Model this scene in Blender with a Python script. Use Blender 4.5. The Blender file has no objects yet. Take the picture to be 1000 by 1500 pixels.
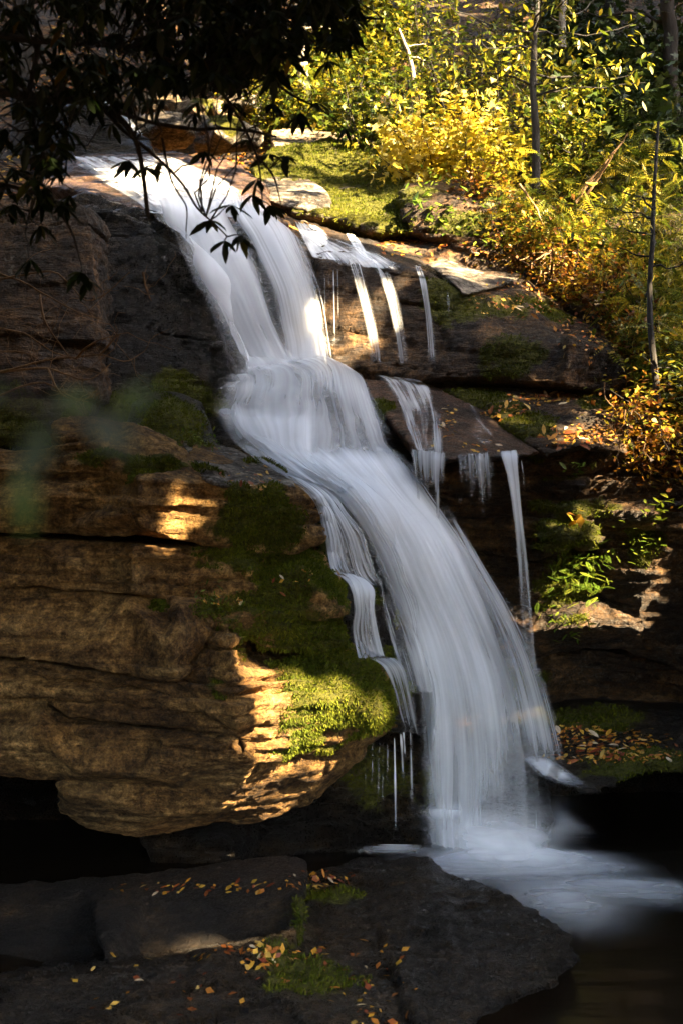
import bpy, math, random
import numpy as np
from mathutils import Vector, Matrix
from mathutils.geometry import delaunay_2d_cdt
from mathutils.bvhtree import BVHTree

S = bpy.context.scene
C = S.collection
R = math.radians
rng = np.random.default_rng(7)
random.seed(7)

# ------------------------------------------------------------------ camera, sky, sun, exposure
cam_data = bpy.data.cameras.new('camera')
cam = bpy.data.objects.new('camera', cam_data); C.objects.link(cam)
cam.location = (0, 0, 2.4); cam.rotation_euler = (R(90), 0, 0)
cam_data.sensor_fit = 'VERTICAL'; cam_data.sensor_height = 36; cam_data.sensor_width = 24
cam_data.lens = 36 * 2100 / 1500
cam_data.clip_start = 0.05; cam_data.clip_end = 500
cam_data.dof.use_dof = True; cam_data.dof.focus_distance = 10.5; cam_data.dof.aperture_fstop = 4.0
S.camera = cam
SUN_AZ, SUN_EL = 57.0, 36.0      # degrees: azimuth from behind the camera towards its right, elevation
SD = Vector((math.sin(R(SUN_AZ)) * math.cos(R(SUN_EL)), -math.cos(R(SUN_AZ)) * math.cos(R(SUN_EL)), math.sin(R(SUN_EL))))
W = bpy.data.worlds.new('World'); S.world = W; W.use_nodes = True
wn = W.node_tree.nodes; wn.clear()
wo = wn.new('ShaderNodeOutputWorld'); wb = wn.new('ShaderNodeBackground'); ws = wn.new('ShaderNodeTexSky')
ws.sky_type = 'NISHITA'; ws.sun_disc = False; ws.dust_density = 3.0; ws.sun_elevation = R(SUN_EL)
ws.sun_rotation = math.atan2(SD.x, SD.y)
wb.inputs['Strength'].default_value = 0.10
W.node_tree.links.new(ws.outputs[0], wb.inputs[0]); W.node_tree.links.new(wb.outputs[0], wo.inputs[0])
sl = bpy.data.lights.new('sun', 'SUN'); sl.energy = 5.0; sl.angle = R(0.5); sl.color = (1.0, 0.77, 0.46)
sun = bpy.data.objects.new('sun', sl); C.objects.link(sun); sun.location = SD * 60
sun.rotation_euler = SD.to_track_quat('Z', 'Y').to_euler()
S.view_settings.view_transform = 'Standard'; S.view_settings.look = 'None'
S.view_settings.exposure = 4.2; S.view_settings.gamma = 1; S.view_settings.use_curve_mapping = False
S.render.engine = 'CYCLES'
S.cycles.transparent_max_bounces = 32; S.cycles.max_bounces = 6; S.cycles.diffuse_bounces = 3
S.cycles.glossy_bounces = 3; S.cycles.transmission_bounces = 4; S.cycles.sample_clamp_indirect = 4
S.cycles.use_denoising = True; S.cycles.caustics_reflective = False; S.cycles.caustics_refractive = False

# ------------------------------------------------------------------ helpers
def P(px, py, Y):
    return Vector(((px - 500) / 2100 * Y, Y, 2.4 + (750 - py) / 2100 * Y))

def hsh(ix, iy, iz, s=0):
    h = (ix.astype(np.int64) * 374761393 + iy.astype(np.int64) * 668265263 + iz.astype(np.int64) * 1274126177 + s * 974634777) & 0xffffffff
    h = ((h ^ (h >> 13)) * 1103515245) & 0xffffffff
    h = ((h ^ (h >> 16)) * 2246822519) & 0xffffffff
    return ((h ^ (h >> 15)) & 0xffffff) / float(0xffffff)

def vnoise(p, s=0):
    i = np.floor(p).astype(np.int64); f = p - i; f = f * f * (3 - 2 * f)
    x, y, z = i[:, 0], i[:, 1], i[:, 2]; r = 0
    for dx in (0, 1):
        for dy in (0, 1):
            for dz in (0, 1):
                w = (f[:, 0] if dx else 1 - f[:, 0]) * (f[:, 1] if dy else 1 - f[:, 1]) * (f[:, 2] if dz else 1 - f[:, 2])
                r = r + w * hsh(x + dx, y + dy, z + dz, s)
    return r * 2 - 1

def fbm(p, oct=4, s=0, g=.5):
    a = 1; r = 0; t = 0
    for o in range(oct):
        r = r + a * vnoise(p * (2.03 ** o) + o * 17.3, s + o); t += a; a *= g
    return r / t

def cells(p, s=0):
    """distance to nearest and second nearest cell point, id value"""
    i = np.floor(p).astype(np.int64); d1 = np.full(len(p), 9.); d2 = np.full(len(p), 9.); v = np.zeros(len(p))
    for dx in (-1, 0, 1):
        for dy in (-1, 0, 1):
            for dz in (-1, 0, 1):
                c = i + np.array((dx, dy, dz)); x, y, z = c[:, 0], c[:, 1], c[:, 2]
                q = c + np.stack((hsh(x, y, z, s + 1), hsh(x, y, z, s + 2), hsh(x, y, z, s + 3)), 1)
                d = np.linalg.norm(p - q, axis=1)
                n = d < d1
                d2 = np.where(n, d1, np.minimum(d2, d)); v = np.where(n, hsh(x, y, z, s + 9), v); d1 = np.where(n, d, d1)
    return d1, d2, v

def link(o, parent=None):
    C.objects.link(o)
    if parent is not None: o.parent = parent
    return o

def tag(o, label=None, cat=None, group=None, kind=None):
    if label: o['label'] = label
    if cat: o['category'] = cat
    if group: o['group'] = group
    if kind: o['kind'] = kind
    return o

def empty(name, loc=(0, 0, 0)):
    o = bpy.data.objects.new(name, None); o.location = loc; o.empty_display_size = .2
    C.objects.link(o); return o

def mk_mesh(name, V, F, k=None, smooth=True):
    """V (n,3), F (m,k) index array of equal polygons"""
    m = bpy.data.meshes.new(name); V = np.asarray(V, dtype=np.float32); F = np.asarray(F, dtype=np.int32)
    m.vertices.add(len(V)); m.vertices.foreach_set('co', V.ravel())
    m.loops.add(F.size); m.loops.foreach_set('vertex_index', F.ravel())
    m.polygons.add(len(F)); m.polygons.foreach_set('loop_start', np.arange(0, F.size, F.shape[1], dtype=np.int32))
    if smooth: m.polygons.foreach_set('use_smooth', np.ones(len(F), dtype=bool))
    m.update(calc_edges=True); return m

def vattr(m, name, arr):
    a = m.attributes.new(name, 'FLOAT', 'POINT'); a.data.foreach_set('value', np.asarray(arr, dtype=np.float32))

def setuv(m, uv):
    l = m.uv_layers.new(name='uv'); li = np.empty(len(m.loops), dtype=np.int32); m.loops.foreach_get('vertex_index', li)
    l.data.foreach_set('uv', uv[li].astype(np.float32).ravel())

def add(name, mesh, mat, parent=None, origin=None):
    """link a world-space mesh as an object whose origin is `origin` (or the mesh's base centre)"""
    n = len(mesh.vertices); co = np.empty(n * 3, dtype=np.float32); mesh.vertices.foreach_get('co', co); co = co.reshape(-1, 3)
    if origin is None:
        origin = ((co[:, 0].min() + co[:, 0].max()) / 2, (co[:, 1].min() + co[:, 1].max()) / 2, co[:, 2].min())
    mesh.vertices.foreach_set('co', (co - np.array(origin, dtype=np.float32)).ravel())
    o = bpy.data.objects.new(name, mesh); mesh.materials.append(mat) if mat and not mesh.materials else None
    C.objects.link(o); o.location = origin
    if parent is not None:
        o.parent = parent; o.location = Vector(origin) - parent.location
    return o

# ------------------------------------------------------------------ materials
def newmat(name):
    m = bpy.data.materials.new(name); m.use_nodes = True; nt = m.node_tree; nt.nodes.clear()
    return m, nt, nt.nodes, nt.links

def N(nt, t, **kw):
    n = nt.nodes.new(t)
    for k, v in kw.items():
        if k in n.inputs: n.inputs[k].default_value = v
        else: setattr(n, k, v)
    return n

def ramp(nt, fac, stops):
    r = nt.nodes.new('ShaderNodeValToRGB'); e = r.color_ramp.elements
    e[0].position, e[0].color = stops[0][0], (*stops[0][1], 1); e[1].position, e[1].color = stops[-1][0], (*stops[-1][1], 1)
    for p, c in stops[1:-1]:
        x = e.new(p); x.color = (*c, 1)
    nt.links.new(fac, r.inputs[0]); return r.outputs[0]

def fr(nt, fac, a, b, lo=0., hi=1.):
    r = nt.nodes.new('ShaderNodeMapRange'); r.inputs[1].default_value = a; r.inputs[2].default_value = b
    r.inputs[3].default_value = lo; r.inputs[4].default_value = hi; nt.links.new(fac, r.inputs[0]); return r.outputs[0]

def mathn(nt, op, a, b=None):
    n = nt.nodes.new('ShaderNodeMath'); n.operation = op
    for i, x in enumerate((a, b)):
        if x is None: continue
        if isinstance(x, (int, float)): n.inputs[i].default_value = x
        else: nt.links.new(x, n.inputs[i])
    return n.outputs[0]

def mixc(nt, fac, a, b, blend='MIX'):
    n = nt.nodes.new('ShaderNodeMix'); n.data_type = 'RGBA'; n.blend_type = blend
    for i, x in ((0, fac), (6, a), (7, b)):
        if isinstance(x, (int, float)): n.inputs[i].default_value = x
        elif isinstance(x, tuple): n.inputs[i].default_value = (*x, 1)
        else: nt.links.new(x, n.inputs[i])
    return n.outputs[2]

def noise(nt, vec, scale, detail=6, rough=.6, map_scale=None, dist=0):
    if map_scale:
        mp = N(nt, 'ShaderNodeMapping'); mp.inputs['Scale'].default_value = map_scale; nt.links.new(vec, mp.inputs[0]); vec = mp.outputs[0]
    n = N(nt, 'ShaderNodeTexNoise', Scale=scale, Detail=detail, Roughness=rough, Distortion=dist); nt.links.new(vec, n.inputs['Vector'])
    return n.outputs[0]

def rock_mat(name, c1, c2, c3, wet=0., mot=1., moss_c=((.018, .022, .002), (.12, .115, .007)), stain=.5, lich=.0, bump=1.0):
    m, nt, ns, lk = newmat(name)
    pos = N(nt, 'ShaderNodeNewGeometry').outputs['Position']
    a = noise(nt, pos, 1.6, 7, .62); col = ramp(nt, a, [(.34, c1), (.5, c2), (.66, c3)])
    sp_ = noise(nt, pos, 60, 5, .75); col = mixc(nt, 1., col, ramp(nt, sp_, [(.38, (.62, .6, .58)), (.5, (.97, .97, .97)), (.62, (1.4, 1.38, 1.3))]), 'MULTIPLY')
    st = noise(nt, pos, 2.0, 5, .6, (.5, .5, 5.5)); col = mixc(nt, .7, col, ramp(nt, st, [(.4, (.45, .38, .32)), (.58, (1.25, 1.2, 1.12))]), 'MULTIPLY')
    pt = noise(nt, pos, 5.5, 6, .65, (1, 1, 1.8), .5); col = mixc(nt, mot, col, ramp(nt, pt, [(.38, (.42, .36, .30)), (.5, (.95, .93, .9)), (.62, (1.5, 1.42, 1.3))]), 'MULTIPLY')
    b = noise(nt, pos, 16, 9, .72); col = mixc(nt, 1., col, ramp(nt, b, [(.37, (.30, .28, .25)), (.5, (.85, .84, .82)), (.64, (1.75, 1.7, 1.6))]), 'MULTIPLY')
    sv = noise(nt, pos, 1.4, 5, .6, (1.6, 1.6, .45)); sm = mathn(nt, 'MULTIPLY', fr(nt, sv, .5, .66), stain)
    col = mixc(nt, sm, col, (.012, .011, .01))
    if lich:
        l = noise(nt, pos, 26, 4, .6); l2 = noise(nt, pos, 2.6, 3)
        col = mixc(nt, mathn(nt, 'MULTIPLY', mathn(nt, 'MULTIPLY', fr(nt, l, .55, .66), fr(nt, l2, .45, .6)), lich), col, (.42, .42, .38))
    at = N(nt, 'ShaderNodeAttribute', attribute_name='moss'); mn = noise(nt, pos, 9, 6, .75)
    mf = fr(nt, mathn(nt, 'ADD', at.outputs['Fac'], mathn(nt, 'MULTIPLY', mathn(nt, 'SUBTRACT', mn, .5), 1.5)), .42, .62)
    mc = ramp(nt, noise(nt, pos, 30, 8, .8), [(.35, moss_c[0]), (.68, moss_c[1])])
    col = mixc(nt, mf, col, mc)
    mic = noise(nt, pos, 70, 4, .7)
    ls = noise(nt, pos, 3.2, 6, .65, (1, 1, 6.), .4); vr = N(nt, 'ShaderNodeTexVoronoi', Scale=6., feature='F1'); mp = N(nt, 'ShaderNodeMapping'); mp.inputs['Scale'].default_value = (1, 1, 2.2); lk.new(pos, mp.inputs[0]); lk.new(mp.outputs[0], vr.inputs[0])
    h = mathn(nt, 'ADD', mathn(nt, 'MULTIPLY', b, .8), mathn(nt, 'MULTIPLY', mic, .3)); h = mathn(nt, 'ADD', h, mathn(nt, 'MULTIPLY', ls, 1.3)); h = mathn(nt, 'ADD', h, mathn(nt, 'MULTIPLY', vr.outputs['Distance'], .35))
    bp = N(nt, 'ShaderNodeBump', Strength=.9, Distance=.11 * bump); lk.new(h, bp.inputs['Height'])
    bs = N(nt, 'ShaderNodeBsdfPrincipled'); lk.new(col, bs.inputs['Base Color']); lk.new(bp.outputs[0], bs.inputs['Normal'])
    wa = N(nt, 'ShaderNodeAttribute', attribute_name='wet')
    wf = mathn(nt, 'ADD', wa.outputs['Fac'], wet)
    ro = mathn(nt, 'ADD', fr(nt, mic, .4, .6, 0, .38), fr(nt, wf, 0, 1, .75, .12))
    ro = mathn(nt, 'MAXIMUM', ro, mathn(nt, 'MULTIPLY', mf, .9)); lk.new(ro, bs.inputs['Roughness'])
    bs.inputs['Specular IOR Level'].default_value = .35 if wet > .2 else .25
    o = N(nt, 'ShaderNodeOutputMaterial'); lk.new(bs.outputs[0], o.inputs[0]); return m

M = {}
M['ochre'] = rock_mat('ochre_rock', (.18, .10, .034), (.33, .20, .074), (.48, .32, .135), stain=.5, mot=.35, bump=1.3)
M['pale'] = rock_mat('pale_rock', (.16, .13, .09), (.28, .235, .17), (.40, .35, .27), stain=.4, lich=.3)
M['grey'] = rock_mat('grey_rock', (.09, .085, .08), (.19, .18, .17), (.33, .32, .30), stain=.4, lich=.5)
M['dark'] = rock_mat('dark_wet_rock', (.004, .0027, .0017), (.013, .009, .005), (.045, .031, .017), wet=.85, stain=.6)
M['brown'] = rock_mat('brown_rock', (.014, .009, .005), (.060, .036, .017), (.17, .105, .050), wet=.4, stain=.6, lich=.15)
M['slab'] = rock_mat('red_brown_slab', (.03, .017, .012), (.075, .042, .028), (.12, .075, .05), wet=.7, stain=.3, bump=.5)

# ------------------------------------------------------------------ rock builder
ROCKS = []          # (object, world co, faces) for scattering
def relief(co, nr, amp, bedT, dip, seed, bedamp, jointW, fine):
    zz = co[:, 2] + dip[0] * co[:, 0] + dip[1] * co[:, 1] + .05 * fbm(co * 1.1, 3, seed + 3) + .010 * fbm(co * 8, 3, seed + 4)
    side = 1 - np.abs(nr[:, 2]) ** 1.5
    gm = np.clip(.5 + 1.6 * fbm(co * 1.3, 2, seed + 7), 0, 1)
    d = amp * fbm(co * 1.0 + seed, 4, seed)
    for T_, am in ((bedT, 1.), (bedT * .37, .24)):
        s = zz / T_ + .35 * np.sin(np.floor(zz / T_) * 2.1); k = np.floor(s).astype(np.int64); fz = s - k
        jx = (co[:, 0] * .9 + co[:, 1] * .45 + .12 * fbm(co * 1.7, 2, seed + 5) + .02 * fbm(co * 9, 2, seed + 6)) / (jointW * (T_ / bedT) ** .6) + hsh(k, k * 0, k * 0, seed) * 5
        jk = np.floor(jx).astype(np.int64); fx = jx - jk
        blk = hsh(k, jk, jk * 0, seed + 1) - .5; bd = hsh(k, k * 0, k * 0, seed + 2) - .5
        gz = np.exp(-(np.minimum(fz, 1 - fz) * T_ / (.014 if T_ == bedT else .010)) ** 2); gx = np.exp(-(np.minimum(fx, 1 - fx) * jointW / .010) ** 2)
        d += am * bedamp * side * (1.0 * blk + 1.3 * bd - (1.9 if T_ == bedT else 1.) * gz * gm - .7 * gx * gm * np.clip(blk * 3, 0, 1) - .5 * (1 - fz) ** 2)
    q = co * np.array((4.2, 4.2, 9.)) + .35 * fbm(co * 3, 2, seed + 8)[:, None]
    d1, d2, cv = cells(q, seed); d += fine * .8 * (cv - .5)
    q = co * np.array((1.5, 1.5, 3.4)) + .3 * fbm(co * 2, 2, seed + 18)[:, None]
    d1, d2, cv = cells(q, seed + 30); d += fine * (1.3 * (cv - .5) - .6 * np.exp(-((d2 - d1) / .04) ** 2) * gm)
    d += fine * .6 * (1 - 2 * np.abs(fbm(co * 4.5, 4, seed + 11)))
    d += .55 * fine * fbm(co * np.array((16, 16, 30)), 3, seed + 12)
    return d

def remesh(V, F, vox, smooth_it):
    m = bpy.data.meshes.new('tmp'); m.from_pydata([tuple(v) for v in V], [], F); m.validate(); m.update()
    o = bpy.data.objects.new('tmp', m); C.objects.link(o)
    md = o.modifiers.new('r', 'REMESH'); md.mode = 'VOXEL'; md.voxel_size = vox
    sm = o.modifiers.new('s', 'SMOOTH'); sm.factor = .5; sm.iterations = smooth_it
    dg = bpy.context.evaluated_depsgraph_get(); dg.update(); me = bpy.data.meshes.new_from_object(o.evaluated_get(dg))
    bpy.data.objects.remove(o); bpy.data.meshes.remove(m); return me

def rock(name, outline, inner=(), lines=(), back=1.2, vox=.022, mat='ochre', amp=.05, bedT=.22, dip=(.05, .0), bedamp=.035, jointW=.7,
         fine=.022, seed=0, moss=(), wet=0., mossup=0., smooth=1, parent=None, bdrop=0., edge=0., lean=0.):
    if edge: outline = [(x, y, Y + edge * (.6 + .8 * hsh(np.array([i]), np.array([seed]), np.array([0]))[0])) for i, (x, y, Y) in enumerate(outline)]
    pts = [P(*p) for p in outline] + [P(*p) for p in inner]; n = len(outline)
    if lean:
        zt = max(p.z for p in pts[:n])
        for k_, p in enumerate(pts):
            f_ = 1 - lean * (zt - p.z) / p.y; e_ = Vector((0, 0, 2.4)); pts[k_] = e_ + (p - e_) * f_
    v2 = [Vector((p.x, p.z)) for p in pts]
    ed = [(i, (i + 1) % n) for i in range(n)] + list(lines)
    vo, eo, fo, ov, oe, of = delaunay_2d_cdt(v2, ed, [list(range(n))], 1, 1e-5)
    V = []
    for i, v in enumerate(vo):
        if ov[i]: V.append(pts[ov[i][0]].copy())
        else:   # crossing of constraints: inverse-distance depth
            w = [1 / ((v - q).length + 1e-3) ** 2 for q in v2]; y = sum(a * b.y for a, b in zip(w, pts)) / sum(w); V.append(Vector((v.x, y, v.y)))
    ym = max(p.y for p in V); nf = len(V)
    B = [Vector((p.x, max(p.y + back * .6, ym + back * .4), p.z - bdrop)) for p in V]
    F = [tuple(f) for f in fo]; ec = {}
    for f in F:
        for a, b in zip(f, f[1:] + f[:1]): ec[(a, b)] = 1
    Fb = [tuple(nf + i for i in reversed(f)) for f in F]
    Fs = [(b, a, a + nf, b + nf) for (a, b) in ec if (b, a) not in ec]
    me = remesh(V + B, F + Fb + Fs, vox, smooth)
    nv = len(me.vertices); co = np.empty(nv * 3, dtype=np.float32); me.vertices.foreach_get('co', co); co = co.reshape(-1, 3).astype(np.float64)
    nr = np.empty(nv * 3, dtype=np.float32); me.vertices.foreach_get('normal', nr); nr = nr.reshape(-1, 3).astype(np.float64)
    co = co + nr * relief(co, nr, amp, bedT, dip, seed, bedamp, jointW, fine)[:, None]
    ms = np.zeros(nv)
    for (px, py, Y, r, *e) in moss:
        c = np.array(P(px, py, Y)); s = np.array(e if e else (1, 1, 1)); ms = np.maximum(ms, 1.25 - np.linalg.norm((co - c) / s, axis=1) / r)
    ms = np.maximum(ms, mossup * np.clip(nr[:, 2] * 1.5, 0, 1))
    if moss or mossup:
        ms = np.where(ms > 0, ms * (1.15 + .9 * fbm(co * 2.3, 3, seed + 31)) + .55 * fbm(co * 6.5, 4, seed + 32), ms)
        th = np.clip(ms, 0, 1); co += nr * (th * (.022 + .05 * fbm(co * 5.5, 3, seed + 21)))[:, None]
    me.vertices.foreach_set('co', co.astype(np.float32).ravel())
    me.polygons.foreach_set('use_smooth', np.ones(len(me.polygons), dtype=bool))
    vattr(me, 'moss', np.clip(ms, 0, 1)); vattr(me, 'wet', np.full(nv, wet)); me.name = name; me.update()
    nq = len(me.polygons); F4 = np.empty(len(me.loops), dtype=np.int32); me.loops.foreach_get('vertex_index', F4)
    ok = len(F4) == nq * 4
    faces = F4.reshape(-1, 4) if ok else [tuple(p.vertices) for p in me.polygons]
    o = add(name, me, M[mat], parent)
    ROCKS.append((o, co, faces, np.clip(ms, 0, 1), nr)); return o
# ------------------------------------------------------------------ ground
def ground_h(x, y):
    n = fbm(np.stack((x * .35, y * .35, x * 0), 1), 4, 40) * .5 + fbm(np.stack((x * 1.6, y * 1.6, x * 0), 1), 3, 41) * .10
    up = 4.75 + (y - 13.4) * .40 + np.maximum(0, y - 18) * .30 + np.maximum(0, x - 1.2) * .10 * np.clip((y - 13) / 3, 0, 1)
    up = up + np.clip((y - 15), 0, 5) * .25 * np.clip((-x - 2.2) / 1.5, 0, 1)
    t = np.clip((y - 12.7) / .9, 0, 1); t = t * t * (3 - 2 * t)
    low = -.55 + 0 * x
    bank = np.clip((2.6 - y) / 2, 0, 1) * 1.2; low = low + bank
    side = np.clip((np.abs(x) - 3.4 - .10 * np.maximum(0, 9 - y) * 3) / 2.2, 0, 1)
    side = side * side * (3 - 2 * side) * np.clip(y / 6 + .6, .25, 1)
    low = low + side * 4.6 + np.maximum(0, np.abs(x) - 5) * .42
    return low * (1 - t) + np.maximum(up, low) * t + n * np.clip(.35 + t, 0, 1) * .6
def gh(x, y): return float(ground_h(np.array([float(x)]), np.array([float(y)]))[0])

def warp_axis(lo, hi, c, fine, grow):
    v = [c]; d = fine
    while v[-1] < hi:
        v.append(v[-1] + d); d = fine if abs(v[-1] - c) < 11 else d * grow
    w = [c]; d = fine
    while w[-1] > lo:
        w.append(w[-1] - d); d = fine if abs(w[-1] - c) < 11 else d * grow
    return np.array(w[::-1][:-1] + v)
gx = warp_axis(-220, 220, 0, .14, 1.08); gy = warp_axis(-200, 260, 12, .14, 1.08)
GX, GY = np.meshgrid(gx, gy); gz = ground_h(GX.ravel(), GY.ravel())
idx = np.arange(GX.size).reshape(GX.shape)
GF = np.stack((idx[:-1, :-1].ravel(), idx[:-1, 1:].ravel(), idx[1:, 1:].ravel(), idx[1:, :-1].ravel()), 1)
def ground_mat():
    m, nt, ns, lk = newmat('leaf_litter_ground')
    pos = N(nt, 'ShaderNodeNewGeometry').outputs['Position']
    vo = N(nt, 'ShaderNodeTexVoronoi', Scale=16., Randomness=1.); lk.new(pos, vo.inputs[0])
    sp = N(nt, 'ShaderNodeSeparateColor'); lk.new(vo.outputs['Color'], sp.inputs[0])
    lc = ramp(nt, sp.outputs[0], [(0., (.02, .010, .004)), (.35, (.05, .022, .008)), (.6, (.10, .045, .012)), (.8, (.17, .08, .02)), (1., (.05, .045, .02))])
    so = ramp(nt, noise(nt, pos, 3, 8, .7), [(.35, (.012, .009, .006)), (.65, (.05, .035, .02))])
    col = mixc(nt, fr(nt, noise(nt, pos, 2.2, 5), .38, .55), so, lc)
    bp = N(nt, 'ShaderNodeBump', Strength=1., Distance=.04); lk.new(mathn(nt, 'ADD', vo.outputs['Distance'], noise(nt, pos, 20, 6, .7)), bp.inputs['Height'])
    bs = N(nt, 'ShaderNodeBsdfPrincipled', Roughness=.9); lk.new(col, bs.inputs['Base Color']); lk.new(bp.outputs[0], bs.inputs['Normal'])
    o = N(nt, 'ShaderNodeOutputMaterial'); lk.new(bs.outputs[0], o.inputs[0]); return m
M['ground'] = ground_mat()
gv = np.stack((GX.ravel(), GY.ravel(), gz), 1)
gmesh = mk_mesh('hillside_ground', gv, GF)
g = add('hillside_ground', gmesh, M['ground'], origin=(0, 0, 0)); tag(g, kind='structure', label='forest hillside ground covered in brown leaf litter')

# ------------------------------------------------------------------ the cliff behind everything
def S_(o, label=None): return tag(o, label, kind='structure')
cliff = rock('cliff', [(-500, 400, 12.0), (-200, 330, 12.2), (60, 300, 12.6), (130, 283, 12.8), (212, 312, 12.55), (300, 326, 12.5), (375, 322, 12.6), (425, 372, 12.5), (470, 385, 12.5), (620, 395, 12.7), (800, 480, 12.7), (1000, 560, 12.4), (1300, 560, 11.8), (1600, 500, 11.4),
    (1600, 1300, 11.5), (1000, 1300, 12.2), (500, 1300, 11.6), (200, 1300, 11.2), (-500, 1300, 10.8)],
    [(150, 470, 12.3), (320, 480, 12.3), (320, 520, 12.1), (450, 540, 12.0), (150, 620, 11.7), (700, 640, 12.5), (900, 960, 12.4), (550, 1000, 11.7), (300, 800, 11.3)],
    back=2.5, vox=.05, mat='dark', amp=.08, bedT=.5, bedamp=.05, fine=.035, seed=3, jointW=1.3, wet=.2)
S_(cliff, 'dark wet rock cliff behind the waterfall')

# left grey boulder face and the dark wet faces left of the fall
b = rock('rock_wall', [(-200, 300, 10.9), (0, 290, 11.0), (60, 285, 11.1), (118, 292, 11.1), (134, 320, 11.0), (140, 420, 10.9), (138, 520, 10.8), (128, 600, 10.6), (60, 640, 10.5), (-200, 640, 10.5)],
     [(20, 480, 10.62), (110, 450, 10.75), (100, 380, 10.85), (90, 560, 10.6), (0, 380, 10.8)], mat='brown', back=1.4, amp=.04, bedT=.45, seed=12, jointW=1.2, bedamp=.05, fine=.03, moss=[(20, 630, 10.5, .35), (130, 620, 10.5, .25)])
tag(b, 'tan weathered rock face behind the bare twigs at the left edge', 'rock face')
b = rock('rock_wall', [(128, 300, 12.2), (215, 325, 12.05), (260, 360, 12.0), (320, 420, 12.0), (330, 500, 11.85), (300, 497, 11.75), (245, 488, 11.7), (180, 470, 11.7), (130, 478, 11.7)],
     [(220, 420, 11.85)], mat='dark', back=.9, amp=.06, bedT=.6, seed=14, jointW=2, fine=.025, wet=.1)
tag(b, 'black wet rock face left of the upper curtain of water', 'rock face')
b = rock('rock_wall', [(128, 482, 11.5), (180, 474, 11.55), (250, 492, 11.5), (330, 505, 11.5), (345, 560, 11.4), (330, 640, 11.2), (120, 640, 11.0)],
     [(200, 550, 11.3)], mat='dark', back=.9, amp=.05, bedT=.4, seed=15, jointW=1.2, fine=.022, wet=.1, moss=[(180, 610, 11, .3), (260, 565, 11.2, .25), (300, 600, 11.2, .25)])
tag(b, 'lower dark rock face behind the small mossy boulder', 'rock face')
b = rock('boulder', [(185, 620, 10.55), (195, 590, 10.6), (225, 575, 10.7), (260, 575, 10.8), (290, 588, 10.8), (302, 615, 10.6), (310, 650, 10.4), (250, 670, 10.2), (190, 650, 10.3)],
     [(245, 605, 10.35)], mat='dark', back=.6, amp=.03, bedT=1, seed=16, bedamp=0, fine=.012, moss=[(250, 595, 10.4, .35)], vox=.022)
tag(b, 'round dark mossy boulder left of the stepped cascade', 'boulder')

# ---- left outcrop: stacked beds
outc = empty('rock_outcrop', P(150, 1200, 9.4)); tag(outc, 'big layered ochre rock outcrop with overhanging base and mossy right side', 'rock outcrop')
D = (.03, 0)
rock('rock_layer', [(-220, 640, 9.3), (-60, 650, 9.2), (20, 664, 9.1), (68, 655, 9.05), (76, 622, 9.2), (100, 608, 9.4), (135, 608, 9.4), (190, 620, 9.35), (240, 642, 9.2), (262, 660, 9.1), (284, 688, 8.95), (270, 704, 8.9), (190, 697, 8.8), (100, 692, 8.85), (-220, 690, 8.9)],
     [(80, 640, 9.0), (140, 628, 9.05), (200, 638, 9.05), (245, 668, 8.95), (150, 665, 8.85)],
     mat='ochre', back=1.2, vox=.018, amp=.012, bedT=.13, dip=(-.12, 0), seed=21, fine=.016, moss=[(235, 685, 8.9, .18, 1.6, 1, .6), (150, 672, 8.9, .12, 2, 1, .6)], parent=outc)
rock('rock_layer', [(-220, 684, 8.95), (60, 688, 8.9), (185, 696, 8.8), (262, 690, 8.8), (280, 655, 9.5), (262, 646, 10.0), (345, 660, 10.0), (400, 686, 9.7), (432, 708, 9.3), (466, 728, 9.15), (470, 790, 9.1), (430, 806, 9.0), (335, 800, 8.85), (262, 792, 8.72), (200, 784, 8.7), (90, 781, 8.75), (-220, 772, 8.8)],
     [(205, 702, 8.50), (197, 746, 8.46), (60, 735, 8.74), (300, 708, 8.78), (330, 718, 8.84), (430, 716, 9.1), (325, 790, 8.84), (207, 772, 8.5), (330, 680, 9.35), (400, 740, 9.0)],
     lines=[(17, 18), (17, 20), (20, 21), (21, 22), (21, 23)], mat='ochre', back=1.3, vox=.016, amp=.012, bedT=.17, seed=22, lean=0.12, edge=.12, fine=.016, bedamp=.042,
     moss=[(385, 755, 8.9, .30, 1.2, 1, 1), (300, 690, 9.0, .12, 1.5, 1, .5), (215, 700, 8.7, .1, 1.5, 1, .6), (360, 722, 8.8, .12, 2, 1, .6), (400, 672, 9.7, .12), (290, 640, 9.8, .15)], parent=outc)
rock('rock_layer', [(266, 648, 9.9), (300, 648, 10.0), (345, 658, 9.95), (400, 684, 9.6), (430, 706, 9.2), (432, 714, 9.0), (380, 716, 8.88), (330, 714, 8.76), (300, 704, 8.72), (286, 692, 8.85), (276, 668, 9.4)], [(340, 685, 9.25), (370, 700, 9.0)],
     mat='grey', back=.12, vox=.016, amp=.008, bedT=.09, bedamp=.018, dip=(0, -.35), fine=.008, seed=28, moss=[(390, 678, 9.6, .12, 2, 1, .5), (300, 690, 9.0, .08)], parent=outc)
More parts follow.
